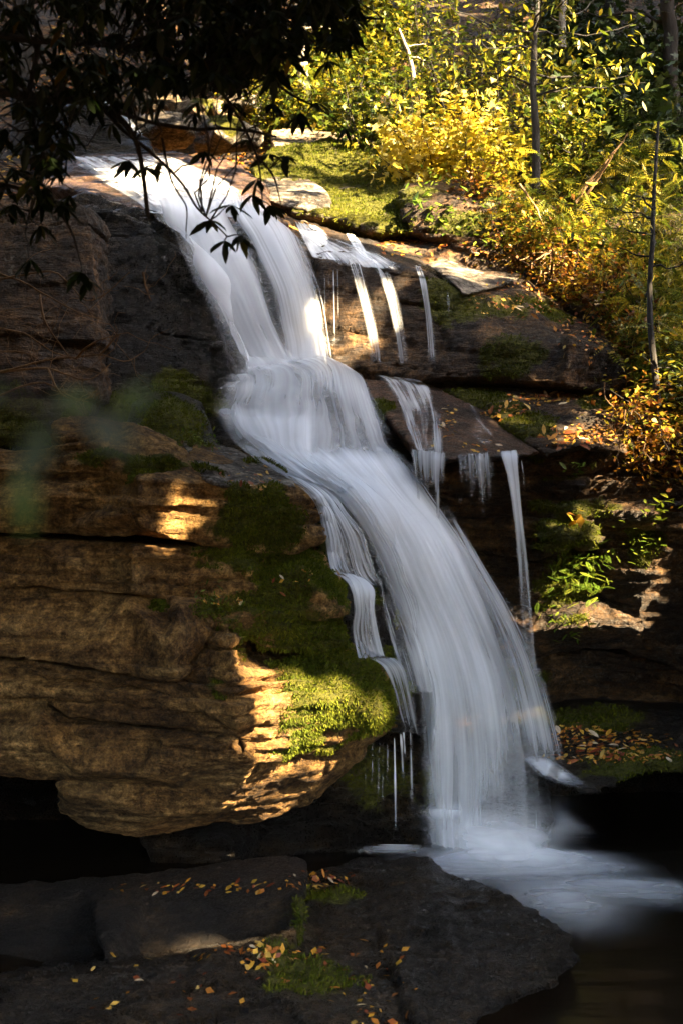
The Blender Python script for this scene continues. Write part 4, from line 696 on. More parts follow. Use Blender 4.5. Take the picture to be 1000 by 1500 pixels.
def singles(name, tpl, pos, Rm, sc, mat, parent=None, nvar=6, tints=None, mod=None):
    """individual leaf objects sharing a few meshes"""
    V, F = tpl; meshes = []
    for k in range(nvar):
        vv = V * np.array((1 + rng.normal(0, .15), 1, 1 + rng.normal(0, .7))); vv[:, 2] += .12 * rng.normal() * vv[:, 0] + .10 * rng.normal() * vv[:, 1] ** 2
        me = mk_mesh(name, vv, F, smooth=False); vattr(me, 'tint', np.full(len(V), (k + .5) / nvar if tints is None else tints[k])); me.materials.append(M[mat]); meshes.append(me)
    out = []; pl = parent.location if parent is not None else Vector((0, 0, 0))
    for i in range(len(pos)):
        o = bpy.data.objects.new(name, meshes[int(rng.integers(nvar))])
        o.matrix_world = Matrix.Translation(Vector(pos[i]) - pl) @ Matrix(Rm[i].tolist()).to_4x4() @ Matrix.Scale(float(sc[i]), 4)
        link(o); o.parent = parent; out.append(o)
    return out
def tubes(name, paths, mat, parent=None, ns=6, origin=None):
    """paths: list of (points (k,3), radii (k,)) -> one mesh"""
    VV = []; FF = []; b = 0
    for p, r in paths:
        p = np.asarray(p, float); r = np.asarray(r, float); k = len(p); t = np.gradient(p, axis=0); t /= np.linalg.norm(t, axis=1, keepdims=True) + 1e-9
        ref = np.where(np.abs(t[:, 2:3]) > .8, np.array([[1., 0, 0]]), np.array([[0, 0, 1.]])); ref = np.tile(ref[k // 2], (k, 1))
        x = np.cross(t, ref); x /= np.linalg.norm(x, axis=1, keepdims=True) + 1e-9; y = np.cross(t, x)
        a = np.linspace(0, 2 * math.pi, ns, endpoint=False); ring = p[:, None] + r[:, None, None] * (np.cos(a)[None, :, None] * x[:, None] + np.sin(a)[None, :, None] * y[:, None])
        VV.append(ring.reshape(-1, 3)); i = np.arange(k - 1)[:, None] * ns + b; j = np.arange(ns)[None]; j2 = (j + 1) % ns
        FF.append(np.stack((i + j, i + j2, i + ns + j2, i + ns + j), -1).reshape(-1, 4)); b += k * ns
    me = mk_mesh(name, np.concatenate(VV), np.concatenate(FF)); return add(name, me, M[mat], parent, origin)
def wig(a, b, n=10, amp=.05, r0=.02, r1=.005, sag=0):
    a = np.array(a, float); b = np.array(b, float); t = np.linspace(0, 1, n)[:, None]; p = a + (b - a) * t; L = np.linalg.norm(b - a)
    o = rng.random(3) * 99
    p = p + amp * L * np.stack([fbm(np.stack((t[:, 0] * 3 + o[i], t[:, 0] * 0 + o[i], t[:, 0] * 0), 1), 3, i + int(o[i])) for i in range(3)], 1) * 2 * np.minimum(1, t * 4)
    p[:, 2] -= sag * L * (t[:, 0] * (1 - t[:, 0])) * 4
    return p, r0 + (r1 - r0) * t[:, 0]

# ------------------------------------------------------------------ unseen forest added round the stream; crowns cut and filled to shape the light
LIT = [  # px, py, Y, radius, how much of the crown is missing on the way to the sun
 (640, 190, 15.3, 1.25, 1.), (560, 140, 16.5, 1.0, 1.), (720, 215, 14.8, .7, .9), (500, 205, 17.0, .7, 1.), (520, 250, 15.4, .9, 1.), (560, 310, 14.3, .4, .8), (440, 200, 17.5, .6, .8), (300, 160, 18.6, .8, .8), (480, 110, 19, .7, .5), (520, 60, 20, .8, .25),
 (820, 330, 13.6, 1.0, .85), (760, 300, 14, .6, .7), (930, 430, 12.6, .8, .4), (960, 560, 11.6, .7, .6), (960, 640, 11.2, .4, .6), (510, 480, 12.1, .26, 1.), (375, 1005, 8.5, .26, 1.), (268, 742, 8.65, .14, 1.), (410, 1145, 8.95, .38, 1.), (500, 1110, 9.2, .2, .8),
 (925, 900, 11.05, .26, 1.), (385, 1335, 7.2, .16, 1.), (780, 640, 11.2, .5, .5), (640, 400, 12.8, .4, .5), (780, 440, 12.7, .7, .45), (910, 1085, 10.7, .5, .6), (800, 720, 11.2, .5, .3), (150, 170, 18, .5, .6), (260, 265, 13.8, .6, .5),
 (40, 500, 10.6, .3, .5), (845, 845, 10.9, .32, .95), (700, 130, 16, .6, .3), (480, 860, 9, .3, .4), (500, 1020, 9, .35, .4), (620, 1320, 7.9, .3, .7), (230,630,9.2,.15,.8), (750, 480, 12.1, 1.1, .28), (830, 780, 11.1, .9, .3), (840, 620, 11.4, .5, .4), (640, 215, 14.9, .7, 1.)]
nC = 150000
cx = rng.uniform(-22, 28, nC); cy = rng.uniform(-16, 48, nC); gb = ground_h(cx, cy); gb = np.maximum(gb, 0)
cz = gb + rng.uniform(6.5, 13.5, nC); cp = np.stack((cx, cy, cz), 1)
nx_ = 55000; ex = rng.uniform(-150, 1150, nx_); ey = rng.uniform(300, 1600, nx_); eY = rng.uniform(6.5, 13.2, nx_)  # extra crown clumps placed on sun rays to block stray sun
et = np.stack(((ex - 500) / 2100 * eY, eY, 2.4 + (750 - ey) / 2100 * eY), 1); et[:500] = np.array(P(641, 852, 10.35)) + rng.normal(0, .25, (500, 3)); etp = et + np.array(SD) * ((rng.uniform(8, 14.5, nx_) - et[:, 2]) / SD.z)[:, None]
n2 = 16000; ex = np.where(rng.random(n2) < .6, rng.uniform(840, 1080, n2), rng.uniform(-80, 240, n2)); ey = rng.uniform(-100, 260, n2); eY = rng.uniform(14, 22, n2)  # more added clumps, keeping sun off the upper corners
et2 = np.stack(((ex - 500) / 2100 * eY, eY, 2.4 + (750 - ey) / 2100 * eY), 1); et2 = et2 + np.array(SD) * rng.uniform(5, 11, n2)[:, None]
lo = np.concatenate((np.stack((rng.uniform(-5, 5, 9500), rng.uniform(-2, 7.4, 9500), rng.uniform(4, 8.5, 9500)), 1), np.stack((rng.uniform(-6.5, -2.6, 3500), rng.uniform(4, 11, 3500), rng.uniform(3, 8, 3500)), 1), np.stack((rng.uniform(3.2, 6.5, 1500), rng.uniform(4, 10, 1500), rng.uniform(3.2, 8, 1500)), 1)))  # low clumps added overhead and at the sides to darken the foreground
cp = np.concatenate((cp, etp, et2, lo)); cx, cy, cz = cp.T; nC = len(cp)
keep = np.ones(nC, bool)
inview = (cy > 0) & (cz < 2.4 + .39 * cy + .8) & (np.abs(cx) < .27 * cy + .6); keep &= ~inview
sd = np.array(SD)
for (px, py, Y, r, q) in LIT:
    c = np.array(P(px, py, Y)); w = cp - c; al = w @ sd; dd = np.linalg.norm(w - al[:, None] * sd, axis=1); rr = r + .22
    keep &= ~((al > 0) & (dd < rr) & (rng.random(nC) < q))
ax = np.array((.38, -.38, .85)); ax /= np.linalg.norm(ax); w = cp - np.array((.2, 10.5, 2.5)); al = w @ ax; ang = np.arccos(np.clip(al / np.linalg.norm(w, axis=1), -1, 1))  # opening cut in the crowns so sky light reaches the rocks
keep &= ~((ang < R(34)) & (rng.random(nC) < .95) & ((np.arange(nC) < nC - len(lo) - len(etp) - len(et2))))
cp = cp[keep]
trunks = [(6, -4), (9, 2), (13, -3), (11, 8), (17, 4), (6.5, 12), (14, 14), (20, 12), (9, 19), (3.8, -9), (-6, 3), (-9, -4), (-7, 10), (-12, 6), (-5, -9), (-13, 15), (-8, 18), (21, -6), (15, -11), (6, 26), (-4, 27), (14, 25), (-13, 27), (1, 34), (9, 36), (-8, 38), (18, 36), (24, 24), (-18, -2), (2, 43), (13, 44), (-15, 42)]
tr = np.array(trunks, float); own = np.argmin(((cp[:, None, :2] - tr[None]) ** 2).sum(2), axis=1)
for i, (tx, ty) in enumerate(trunks):
    z0 = gh(tx, ty) - .2; t = empty('unseen_shade_tree', (tx, ty, z0)); tag(t, 'unseen forest tree around the stream with its crown shaped to cast shade', 'tree', 'unseen trees added around the stream for their shade')
    pt = [wig((tx, ty, z0), (tx + rng.normal(0, .5), ty + rng.normal(0, .5), z0 + 13), 12, .02, .24, .08)]
    for k in range(6):
        h = rng.uniform(6, 11.5); a = rng.uniform(0, 6.28); p0 = pt[0][0][int(h / 13 * 11)]; pt.append(wig(p0, p0 + np.array((math.cos(a) * 2.6, math.sin(a) * 2.6, 1.6)), 7, .06, .07, .02))
    tubes('trunk', pt, 'bark', t, 7)
    q = cp[own == i]
    if len(q):
        d = rng.normal(0, 1, (len(q), 3)); scatter('crown', CLU, q, frames(d, jit=1), rng.uniform(.22, .42, len(q)), 'canopy', parent=t, kind='stuff' if False else None)
# ------------------------------------------------------------------ understory
def shrub(name, base, tips, n, tpl, size, mat, label, cat='shrub', group=None, tint=(0, 1), spread=.25, hang=.3, stemmat='bark', r0=.015, single=0, cloud=.6, outside=False):
    """base (x,y,z); tips = list of (x,y,z) ends of its stems; leaves gather towards the tips"""
    b = np.array(base, float); t = empty(name, base); tag(t, label, cat, group); pts = []; paths = []
    for tp in tips:
        p, r = wig(b + rng.normal(0, .04, 3) * (1, 1, 0), tp, 9, .07, r0, .003); paths.append((p, r)); pts.append(p[3:])
        for k in range(3):
            q0 = p[rng.integers(3, 8)]; q1 = q0 + rng.normal(0, spread * .8, 3); pp = wig(q0, q1, 5, .08, r0 * .35, .002); paths.append(pp); pts.append(pp[0])
    tubes('stem', paths, stemmat, t, 5)['kind'] = 'stuff'
    A = np.concatenate(pts); k = rng.integers(0, len(A), n); pos = A[k] + rng.normal(0, spread, (n, 3)) * cloud
    d = rng.normal(0, 1, (n, 3)); d[:, 2] = d[:, 2] * .4 - hang; sc = rng.uniform(.6, 1.25, n) * size
    tn = np.clip(rng.uniform(tint[0], tint[1], n), 0, 1); Rm = frames(d, jit=.5)
    if single:
        o = np.argsort(-sc * (1.6 - (pos[:, 1] - pos[:, 1].min()) * .3)); s = o[:single]; rest = o[single:]
        singles('leaf', tpl, pos[s], Rm[s], sc[s], mat, t, 8, tints=np.linspace(tint[0], tint[1], 8))
        if len(rest): scatter('leaf', tpl, pos[rest], Rm[rest], sc[rest], mat, tn[rest], t, kind='stuff')
    else:
        ok = (pos[:, 1] < .2) | (np.abs(pos[:, 0]) > .26 * pos[:, 1] + .25) if outside else np.ones(n, bool)
        scatter('foliage', tpl, pos[ok], Rm[ok], sc[ok], mat, tn[ok], t, kind='stuff')
    return t
def onG(px, Y, dz=0):
    x = (px - 500) / 2100 * Y; return (x, Y, gh(x, Y) + dz)
def tips(px, py, Y, rx, ry, n, dY=.5):
    return [tuple(P(px + rng.uniform(-rx, rx), py + rng.uniform(-ry, ry), Y + rng.uniform(-dY, dY))) for _ in range(n)]
# the yellow bush in the sun
shrub('yellow_bush', onG(640, 15.6), tips(645, 180, 15.0, 85, 58, 28), 3600, MAP, .066, 'yellow', 'bright yellow broad leaved bush in full sun above the dark layered boulder', 'bush', tint=(.5, 1.0), spread=.22, single=300)
shrub('yellow_bush', onG(550, 16.8), tips(560, 140, 16.2, 60, 40, 18), 1700, MAP, .062, 'green', 'yellow green bush directly left of and behind the brightest bush', 'bush', tint=(0, .8), spread=.25, single=200)
shrub('yellow_bush', onG(715, 15.4), tips(715, 215, 14.8, 45, 45, 14), 1300, MAP, .06, 'yellow', 'smaller yellow bush hanging over the right end of the dark layered boulder', 'bush', tint=(0, .8), spread=.22, single=150)
# green thicket behind
thick = [(440, 90, 20, 60, 60), (520, 50, 19.5, 50, 60), (600, 40, 18.5, 50, 60), (680, 70, 17.5, 60, 60), (760, 120, 16.5, 55, 60), (480, 130, 18.5, 40, 35), (820, 170, 16, 50, 60), (350, 70, 21, 50, 60), (860, 240, 15.2, 50, 50), (640, 100, 17.8, 50, 40), (400, 140, 19, 40, 30), (560, 20, 22, 50, 50), (720, 20, 19, 50, 50)]
words = ['green shrub beside the pale birch trunk', 'tall green shrub left of the white broken stick', 'green shrub behind the white broken stick', 'green shrub right above the brightest bush', 'dark green shrub around the thin sapling', 'low yellow green shrub left behind the yellow bushes', 'dark shrub right of the thin sapling', 'shaded shrub behind the rhododendron branches', 'dim green shrub at the upper right edge of the light', 'small green shrub just over the yellow bushes', 'low shrub behind the flat tan rock shelf', 'far green shrub at the top middle of the picture', 'dark far shrub at the top, left of the sapling']
for (px, py, Y, rx, ry), w in zip(thick, words):
    shrub('green_shrub', onG(px, Y), tips(px, py, Y - .2, rx, ry, 12), 1900, ELL if rng.random() < .5 else MAP, .066 * Y / 17, 'green', w, 'shrub', 'green shrubs on the hillside above the fall', tint=(.1, 1), spread=.34)
for (px, py, Y, rx, ry), w in zip([(880, 60, 19, 50, 60), (940, 120, 17.5, 50, 50), (900, 170, 16.5, 50, 40), (985, 200, 15.5, 40, 60), (990, 40, 18, 40, 60), (830, 20, 21, 40, 50)], ['dark shrub added for deep shade left of the corner trunk', 'dark shrub added for shade under the corner trunk', 'dark shrub added for shade above the leaning tan stems', 'dark shrub added for shade at the right edge over the feathery growth', 'dark shrub added for shade in the top right corner', 'dark shrub added for shade behind the pale grey stem']):
    shrub('green_shrub', onG(px, Y), tips(px, py, Y - .2, rx, ry, 14), 1500, MAP, .10, 'canopy', w, 'shrub', 'dark shrubs added to blacken the top right', tint=(0, .7), spread=.4)  # dark leaved shrubs added over the lit hillside to imitate deep shade
# slope at the right: feathery growth and rusty leaves
slope = [(770, 300, 13.9, 40, 30, 'green', FRO), (820, 330, 13.4, 45, 35, 'green', FRO), (880, 330, 13.4, 45, 40, 'green', FRO), (950, 330, 13.2, 50, 50, 'green', FRO), (830, 390, 13.0, 45, 25, 'autumn', DIA), (890, 410, 12.8, 40, 35, 'autumn', DIA), (760, 350, 13.5, 30, 20, 'autumn', DIA), (950, 420, 12.5, 45, 35, 'green', FRO),
         (985, 480, 12.0, 30, 40, 'green', FRO), (930, 490, 12.2, 25, 25, 'autumn', DIA), (980, 560, 11.6, 30, 30, 'green', ELL), (940, 610, 11.4, 30, 25, 'autumn', DIA), (985, 640, 11.2, 30, 30, 'autumn', DIA), (930, 250, 14.2, 60, 50, 'green', FRO), (700, 270, 14.3, 40, 20, 'autumn', DIA), (1040, 380, 13, 50, 60, 'green', FRO), (1050, 560, 11.6, 40, 60, 'autumn', DIA)]
sw = ['feathery green growth at the foot of the thin sapling', 'sunny feathery shrub just right of the thin sapling', 'feathery yellow green shrub in the middle of the right slope', 'large feathery shrub at the upper right edge', 'rusty leaved shrub over the dark gap in the slope', 'orange brown shrub above the end of the broad boulder', 'small rusty shrub right beside the dark layered boulder', 'feathery shrub left of the leaning stems', 'feathery shrub behind the dark curved sapling', 'rusty shrub on the leafy edge of the broad boulder', 'leafy green shrub at the right edge beside the curved sapling', 'rusty trailing shrub hanging over the end of the ledge', 'orange trailing shrub at the right edge over the layered cliff', 'shaded feathery shrub high on the right', 'rusty undergrowth under the yellow bushes', 'feathery shrub leaving the picture at the right', 'rusty shrub leaving the picture at the right']
for (px, py, Y, rx, ry, mt, tp), w in zip(slope, sw):
    b = P(px, py + ry + 25, Y + .3); 
    shrub('slope_shrub', tuple(b), tips(px, py, Y - .1, rx, ry, 12, .3), 650 if tp is FRO else 1500, tp, .20 if tp is FRO else (.075 if tp is ELL else .055), mt, w, 'shrub', 'shrubs on the right hand slope', tint=(.25, 1) if mt == 'green' else (0, 1), spread=.22, hang=.35, r0=.01)
# ground on the right slope: turf and leaf litter that carries the shrubs
rock('earth_bank', [(560, 262, 15.2), (640, 262, 15.0), (740, 270, 14.6), (860, 330, 13.9), (960, 300, 14.2), (1300, 200, 14.5), (1500, 700, 11.0), (1250, 690, 11.1), (1000, 668, 11.5), (925, 640, 11.9), (935, 560, 12.3), (880, 490, 12.7), (820, 440, 13.0), (760, 400, 13.4), (780, 360, 13.8), (740, 300, 14.3), (600, 285, 14.9)],
     [(900, 420, 13.3), (980, 480, 12.7), (1000, 600, 12.0), (1100, 500, 12.2)], mat='brown', back=1.2, amp=.12, vox=.05, seed=99, mossup=.35)
tag(ROCKS[-1][0], kind='structure', label='steep earth bank under the shrubs on the right')
# saplings and trunks
def sapling(name, pts, r0, r1, mat, label, leaves=None, cat='sapling', nb=6, bl=.5):
    t = empty(name, tuple(P(*pts[0]))); tag(t, label, cat); p = resamp(np.array([tuple(P(*q)) for q in pts]), 26); p += .02 * r0 / .03 * fbm(p * 3, 3, 5)[:, None]
    paths = [(p, np.linspace(r0, r1, 26))]; tubes('trunk', paths, mat, t, 8); br = []; A = []
    for k in range(nb):
        q = p[rng.integers(9, 25)]; a = rng.uniform(0, 6.28); e = q + np.array((math.cos(a) * bl, math.sin(a) * bl * .6, rng.uniform(-.1, .4) * bl)); w_ = wig(q, e, 8, .08, r0 * .3, .003); br.append(w_); A.append(w_[0][3:])
    for q in br: tubes('branch', [q], mat, t, 5)
    if leaves:
        n, tp, sz, mt, tn = leaves; A = np.concatenate(A); pos = A[rng.integers(0, len(A), n)] + rng.normal(0, .13, (n, 3)); d = rng.normal(0, 1, (n, 3)); d[:, 2] -= .5
        scatter('foliage', tp, pos, frames(d, jit=.5), rng.uniform(.6, 1.2, n) * sz, mt, rng.uniform(*tn, n), t, kind='stuff')
    return t
sapling('sapling', [(783, 285, 14.0), (784, 200, 14.0), (781, 100, 14.1), (786, 0, 14.2), (790, -150, 14.3)], .045, .02, 'bark', 'thin dark sapling trunk rising behind the dark layered boulder', (900, ELL, .10, 'green', (.3, 1)), nb=16, bl=1.0)
sapling('sapling', [(963, 590, 11.3), (955, 520, 11.3), (950, 440, 11.35), (954, 360, 11.4), (957, 290, 11.5), (962, 180, 11.6)], .03, .012, 'bark', 'dark curved sapling at the right edge beside the ledge', (260, ELL, .08, 'green', (.4, 1)), nb=9, bl=.5)
sapling('birch_tree', [(445, 145, 18.8), (442, 80, 18.8), (438, 0, 18.9), (436, -160, 19)], .075, .06, 'pale_bark', 'pale birch trunk at the top behind the rhododendron', cat='tree', nb=4)
sapling('dead_stick', [(606, 118, 17.0), (600, 85, 17.0), (592, 60, 17.0), (585, 42, 17.1)], .03, .012, 'pale_bark', 'white broken stick standing behind the yellow bush', cat='stick', nb=2, bl=.3)
sapling('tree', [(540, 60, 24), (538, 0, 24), (535, -200, 24)], .2, .17, 'bark', 'dark thick trunk far back at the top middle', cat='tree', nb=3)
for i, (px, Y, r, w) in enumerate([(978, 17, .10, 'dark trunk at the top right corner'), (900, 21, .16, 'thick dark trunk in the shade left of the corner trunk'), (820, 24, .14, 'dark trunk near the pale stem at the top'), (660, 26, .18, 'far dark trunk above the brightest bush'), (250, 24, .2, 'dark trunk hidden behind rhododendron leaves'), (120, 22, .2, 'dark trunk at the top left above the cascade'), (30, 17, .15, 'dark trunk at the left edge in deep shade')]):
    z = onG(px, Y); b = (750 - (z[2] - 2.4) / Y * 2100) + 10; sapling('tree', [(px, b, Y), (px + 4, b - 150, Y), (px - 3, b - 320, Y)], r, r * .8, 'bark', w, cat='tree', nb=3, bl=1.2)
sapling('pale_stem', [(822, 70, 18), (823, 30, 18), (826, -60, 18)], .05, .04, 'pale_bark', 'pale grey stem lit by sun at the top right', cat='tree', nb=2)
for i, (x0, y0, x1, y1, w) in enumerate([(853, 290, 905, 215, 'upper tan stem leaning right'), (845, 285, 890, 235, 'short tan stem leaning right beside the upper one'), (840, 300, 925, 190, 'longest tan stem leaning over the right slope'), (760, 270, 800, 330, 'tan stem hanging down near the sapling foot')]):
    o = tubes('leaning_stem', [wig(P(x0, y0, 13.4), P(x1, y1, 13.2), 10, .05, .014, .006)], 'twig'); tag(o, w, 'stem', 'bare stems on the right slope')
# dead twigs hanging under the slope
t = empty('dead_branch', tuple(P(835, 370, 13.1))); tag(t, 'pale dead branch with forked twigs over the dark gap right of the boulders', 'branch')
pa = []
for (x1, y1) in [(775, 395), (785, 410), (800, 425), (815, 420), (830, 405), (790, 385), (845, 390), (762, 380)]:
    pa.append(wig(P(808, 365, 13.0), P(x1, y1, 12.85), 9, .10, .010, .003))
[tubes('twig', [q], 'twig', t, 5) for q in pa]
for i, (x0, y0, x1, y1) in enumerate([(848, 350, 843, 410), (885, 560, 900, 640), (905, 640, 908, 700), (925, 600, 935, 690), (945, 640, 950, 705), (905, 440, 900, 480), (915, 600, 890, 680)]):
    o = tubes('hanging_stem', [wig(P(x0, y0, 12.4 if y0 < 500 else 11.0), P(x1, y1, 12.4 if y0 < 500 else 10.95), 10, .10, .006, .002)], 'twig'); tag(o, ['long pale stem hanging in front of the dark gap', 'thin stem hanging at the right end of the ledge', 'thin root dangling over the layered cliff below the ledge end', 'tan stem hanging among the rusty trailing leaves', 'short tan stem lowest at the right edge', 'thin stem above the leafy end of the broad boulder', 'curved stem drooping left over the ledge end'][i], 'stem', 'thin hanging stems on the right')

# ---- small plants on the cliff
def plant(px, py, Y, n, L, tpl, mat, label, cat='plant', name='plant', sp=.05, tint=(.3, 1), up=.3):
    c = np.array(P(px, py, Y)); t = empty(name, tuple(c)); tag(t, label, cat)
    d = rng.normal(0, 1, (n, 3)); d[:, 1] -= .8; d[:, 2] = d[:, 2] * .6 + up; pos = c + rng.normal(0, sp, (n, 3)) * (1, .3, .8)
    singles('leaf', tpl, pos, frames(d, jit=.3), rng.uniform(.6, 1.2, n) * L, mat, t, 5, tints=np.linspace(tint[0], tint[1], 5)); return t
plant(820, 838, 11.05, 30, .10, FRO2, 'fern', 'left half of the bright fern clump on the layered cliff', 'fern', 'fern', .07, up=-.2)
plant(855, 846, 11.05, 75, .11, FRO2, 'fern', 'big bright fern clump hanging on the layered cliff', 'fern', 'fern', .13, up=-.3)
plant(872, 815, 11.05, 24, .09, FRO2, 'fern', 'upper right tip of the fern clump on the layered cliff', 'fern', 'fern', .08, up=-.2)
plant(852, 908, 10.95, 6, .13, FRO2, 'fern', 'small fern just below the big fern clump', 'fern', 'fern', .04)
plant(838, 926, 10.95, 16, .07, ELL, 'fern', 'tiny leafy plant lowest on the cliff under the ferns', 'plant', 'plant', .06)
plant(812, 905, 11.0, 20, .07, ELL, 'fern', 'small leafy tuft left under the fern clump', 'plant', 'plant', .07)
plant(968, 746, 10.8, 22, .09, ELL, 'green', 'glossy green plant growing out of the cliff at the right edge', 'plant', 'plant', .07, (.3, .6))
plant(838, 688, 11.0, 14, .09, ELL, 'fern', 'little green sprig under the overhang of the ledge', 'plant', 'plant', .04)
plant(932, 785, 10.95, 34, .05, ELL, 'fern', 'patch of tiny leaves beneath the glossy green plant', 'plant', 'plant', .09)
plant(845, 755, 10.85, 8, .12, DIA, 'autumn', 'withered yellow sprig on the mossy bed of the cliff', 'plant', 'plant', .04, up=-.4)
plant(295, 645, 9.6, 40, .05, ELL, 'fern', 'small bright moss plant between the round boulder and outcrop', 'plant', 'plant', .05)
plant(315, 872, 8.62, 30, .045, ELL, 'fern', 'tiny green plants on the bare ledge of the outcrop', 'plant', 'plant', .06)
plant(640, 300, 13.8, 30, .14, DIA, 'fern', 'grassy tuft hanging under the yellow bush', 'plant', 'grass_tuft', .12, up=-.8)
for i, (px, py, Y) in enumerate([(700, 330, 13.6), (660, 322, 13.65), (735, 345, 13.5), (630, 270, 14.2)]):
    plant(px, py, Y, 40, .07, ELL, 'fern', ['little leafy plants in the middle of the dark layered boulder', 'little leafy plants at the left of the dark layered boulder', 'little leafy plants near the right tip of the dark layered boulder', 'sunny tuft on top of the dark layered boulder'][i], sp=.14)

# ------------------------------------------------------------------ rhododendron hanging into the view
ELN = (ELL[0] * np.array((.78, 1, 1)), ELL[1])
rt = empty('rhododendron', tuple(P(-150, 200, 6.0))); tag(rt, 'dark rhododendron whose branches hang across the top left of the waterfall', 'shrub')
BR = [([(-150, 110, 5.6), (70, 140, 5.7), (150, 155, 5.7), (200, 200, 5.6), (215, 314, 5.6)], .020, .008), ([(70, 140, 5.7), (170, 160, 5.8), (260, 188, 5.9), (355, 192, 6.0), (400, 200, 6.1)], .012, .005),
      ([(150, 155, 5.7), (215, 215, 5.7), (262, 260, 5.7), (290, 305, 5.6), (335, 345, 5.6)], .009, .003), ([(240, 200, 5.8), (250, 260, 5.7), (270, 300, 5.6), (275, 350, 5.6)], .006, .002), ([(-150, 20, 5.6), (50, 60, 5.5), (200, 70, 5.6), (330, 60, 5.9), (450, 90, 6.2)], .018, .005),
      ([(200, 70, 5.6), (300, 110, 5.7), (350, 170, 5.8), (372, 230, 5.9), (380, 290, 5.9)], .010, .003), ([(330, 60, 5.9), (420, 130, 6.1), (470, 160, 6.2), (505, 190, 6.2)], .008, .003), ([(-150, -60, 5.6), (100, -10, 5.6), (300, 0, 5.8), (450, 20, 6.0), (560, 30, 6.2)], .018, .005), ([(-150, 250, 5.7), (0, 270, 5.6), (70, 290, 5.6), (100, 330, 5.6), (120, 390, 5.6)], .012, .003),
      ([(60, 60, 5.6), (40, 150, 5.5), (60, 230, 5.5), (40, 330, 5.5)], .012, .004), ([(372, 230, 5.9), (400, 260, 5.9), (412, 300, 5.9)], .006, .002), ([(300, 0, 5.8), (380, 30, 5.9), (480, 75, 6.1)], .008, .003), ([(0, 0, 5.5), (60, 80, 5.6), (100, 180, 5.7), (95, 240, 5.7)], .010, .003)]
paths = []; nodes = []
for pts, r0, r1 in BR:
    p = resamp(np.array([tuple(P(*q)) for q in pts]), 30); p += .03 * np.stack([fbm(p * 3 + k * 7, 3, k) for k in range(3)], 1); paths.append((p, np.linspace(r0, r1, 30))); nodes.append(p[8:])
tubes('branch', paths[:1], 'bark', rt, 6)
for q in paths[1:]: tubes('branch', [q], 'bark', rt, 5)
tw = []; A = np.concatenate(nodes)
whorl = [P(x, y, Y) for x, y, Y in [(165, 182, 5.6), (190, 235, 5.6), (232, 238, 5.6), (212, 245, 5.6), (330, 352, 5.55), (352, 345, 5.55), (310, 322, 5.6), (370, 285, 5.8), (395, 300, 5.9), (378, 262, 5.9), (415, 228, 5.9), (505, 188, 6.1), (462, 150, 6.1), (60, 296, 5.5), (92, 298, 5.5), (118, 398, 5.5), (440, 165, 6.1), (340, 300, 5.7), (290, 150, 5.7), (140, 160, 5.6), (362, 205, 5.9), (480, 90, 6.2), (395, 225, 5.9), (300, 222, 5.8), (285, 165, 5.8), (340, 150, 5.9), (400, 150, 6.0), (270, 120, 5.8), (130, 410, 5.5), (60, 330, 5.5), (45, 380, 5.5), (410, 30, 6), (250, 90, 5.8), (20, 300, 5.5)]]
for k in range(460):   # dense mass at the top left
    x = rng.uniform(-60, 420) if rng.random() < .75 else rng.uniform(300, 520); lim = 150 if x < 260 else (120 if x < 430 else 60)
    y = rng.uniform(-40, lim); Y = rng.uniform(4.8, 6.6)
    if x < 110 and rng.random() < .45: y = rng.uniform(150, 300)
    whorl.append(P(x, y, Y))
lp = []; ld = []
for wv in whorl:
    wv = np.array(wv); j = np.argmin(((A - wv) ** 2).sum(1)); e = wig(A[j], wv, 7, .08, .004, .002); tw.append(e)
    ax_ = e[0][-1] - e[0][-3]; ax_ = ax_ / (np.linalg.norm(ax_) + 1e-9); n = int(rng.integers(5, 9)); a0 = rng.uniform(0, 6.28)
    for k in range(n):
        a = a0 + k * 6.28 / n; d = np.array((math.cos(a), math.sin(a), -.55 - rng.uniform(0, .9))) + .4 * ax_; lp.append(wv); ld.append(d)
[tubes('twig', [q], 'bark', rt, 4) for q in tw[:280]]; tubes('twig', tw[280:], 'bark', rt, 4)['kind'] = 'stuff'; lp = np.array(lp); ld = np.array(ld); nl = len(lp); Rm = frames(ld, jit=.25); sc = rng.uniform(.06, .11, nl)
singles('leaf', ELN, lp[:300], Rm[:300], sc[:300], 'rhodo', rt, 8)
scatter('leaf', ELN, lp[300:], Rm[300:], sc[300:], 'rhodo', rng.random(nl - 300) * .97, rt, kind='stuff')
# unseen low bushes added on both banks to shade the frame edges
for x, y, z, w in [(-3.5, 6.8, 1.6, 'left of the outcrop'), (-2.6, 4.6, .7, 'on the near left bank'), (-4.0, 9.0, 3.0, 'against the left cliff'), (3.6, 6.2, 1.6, 'on the near right bank'), (3.9, 8.6, 2.4, 'on the right bank of the pool')]:
    tp = [(x + rng.normal(0, .5), y + rng.normal(0, .8), z + rng.uniform(-.6, 1.6)) for _ in range(16)]
    shrub('rhododendron', (x, y, gh(x, y)), tp, 1500, ELL, .16, 'rhodo', 'unseen rhododendron bush added to cast shade ' + w, 'shrub', 'unseen bushes added to shade the banks', spread=.4, outside=True)
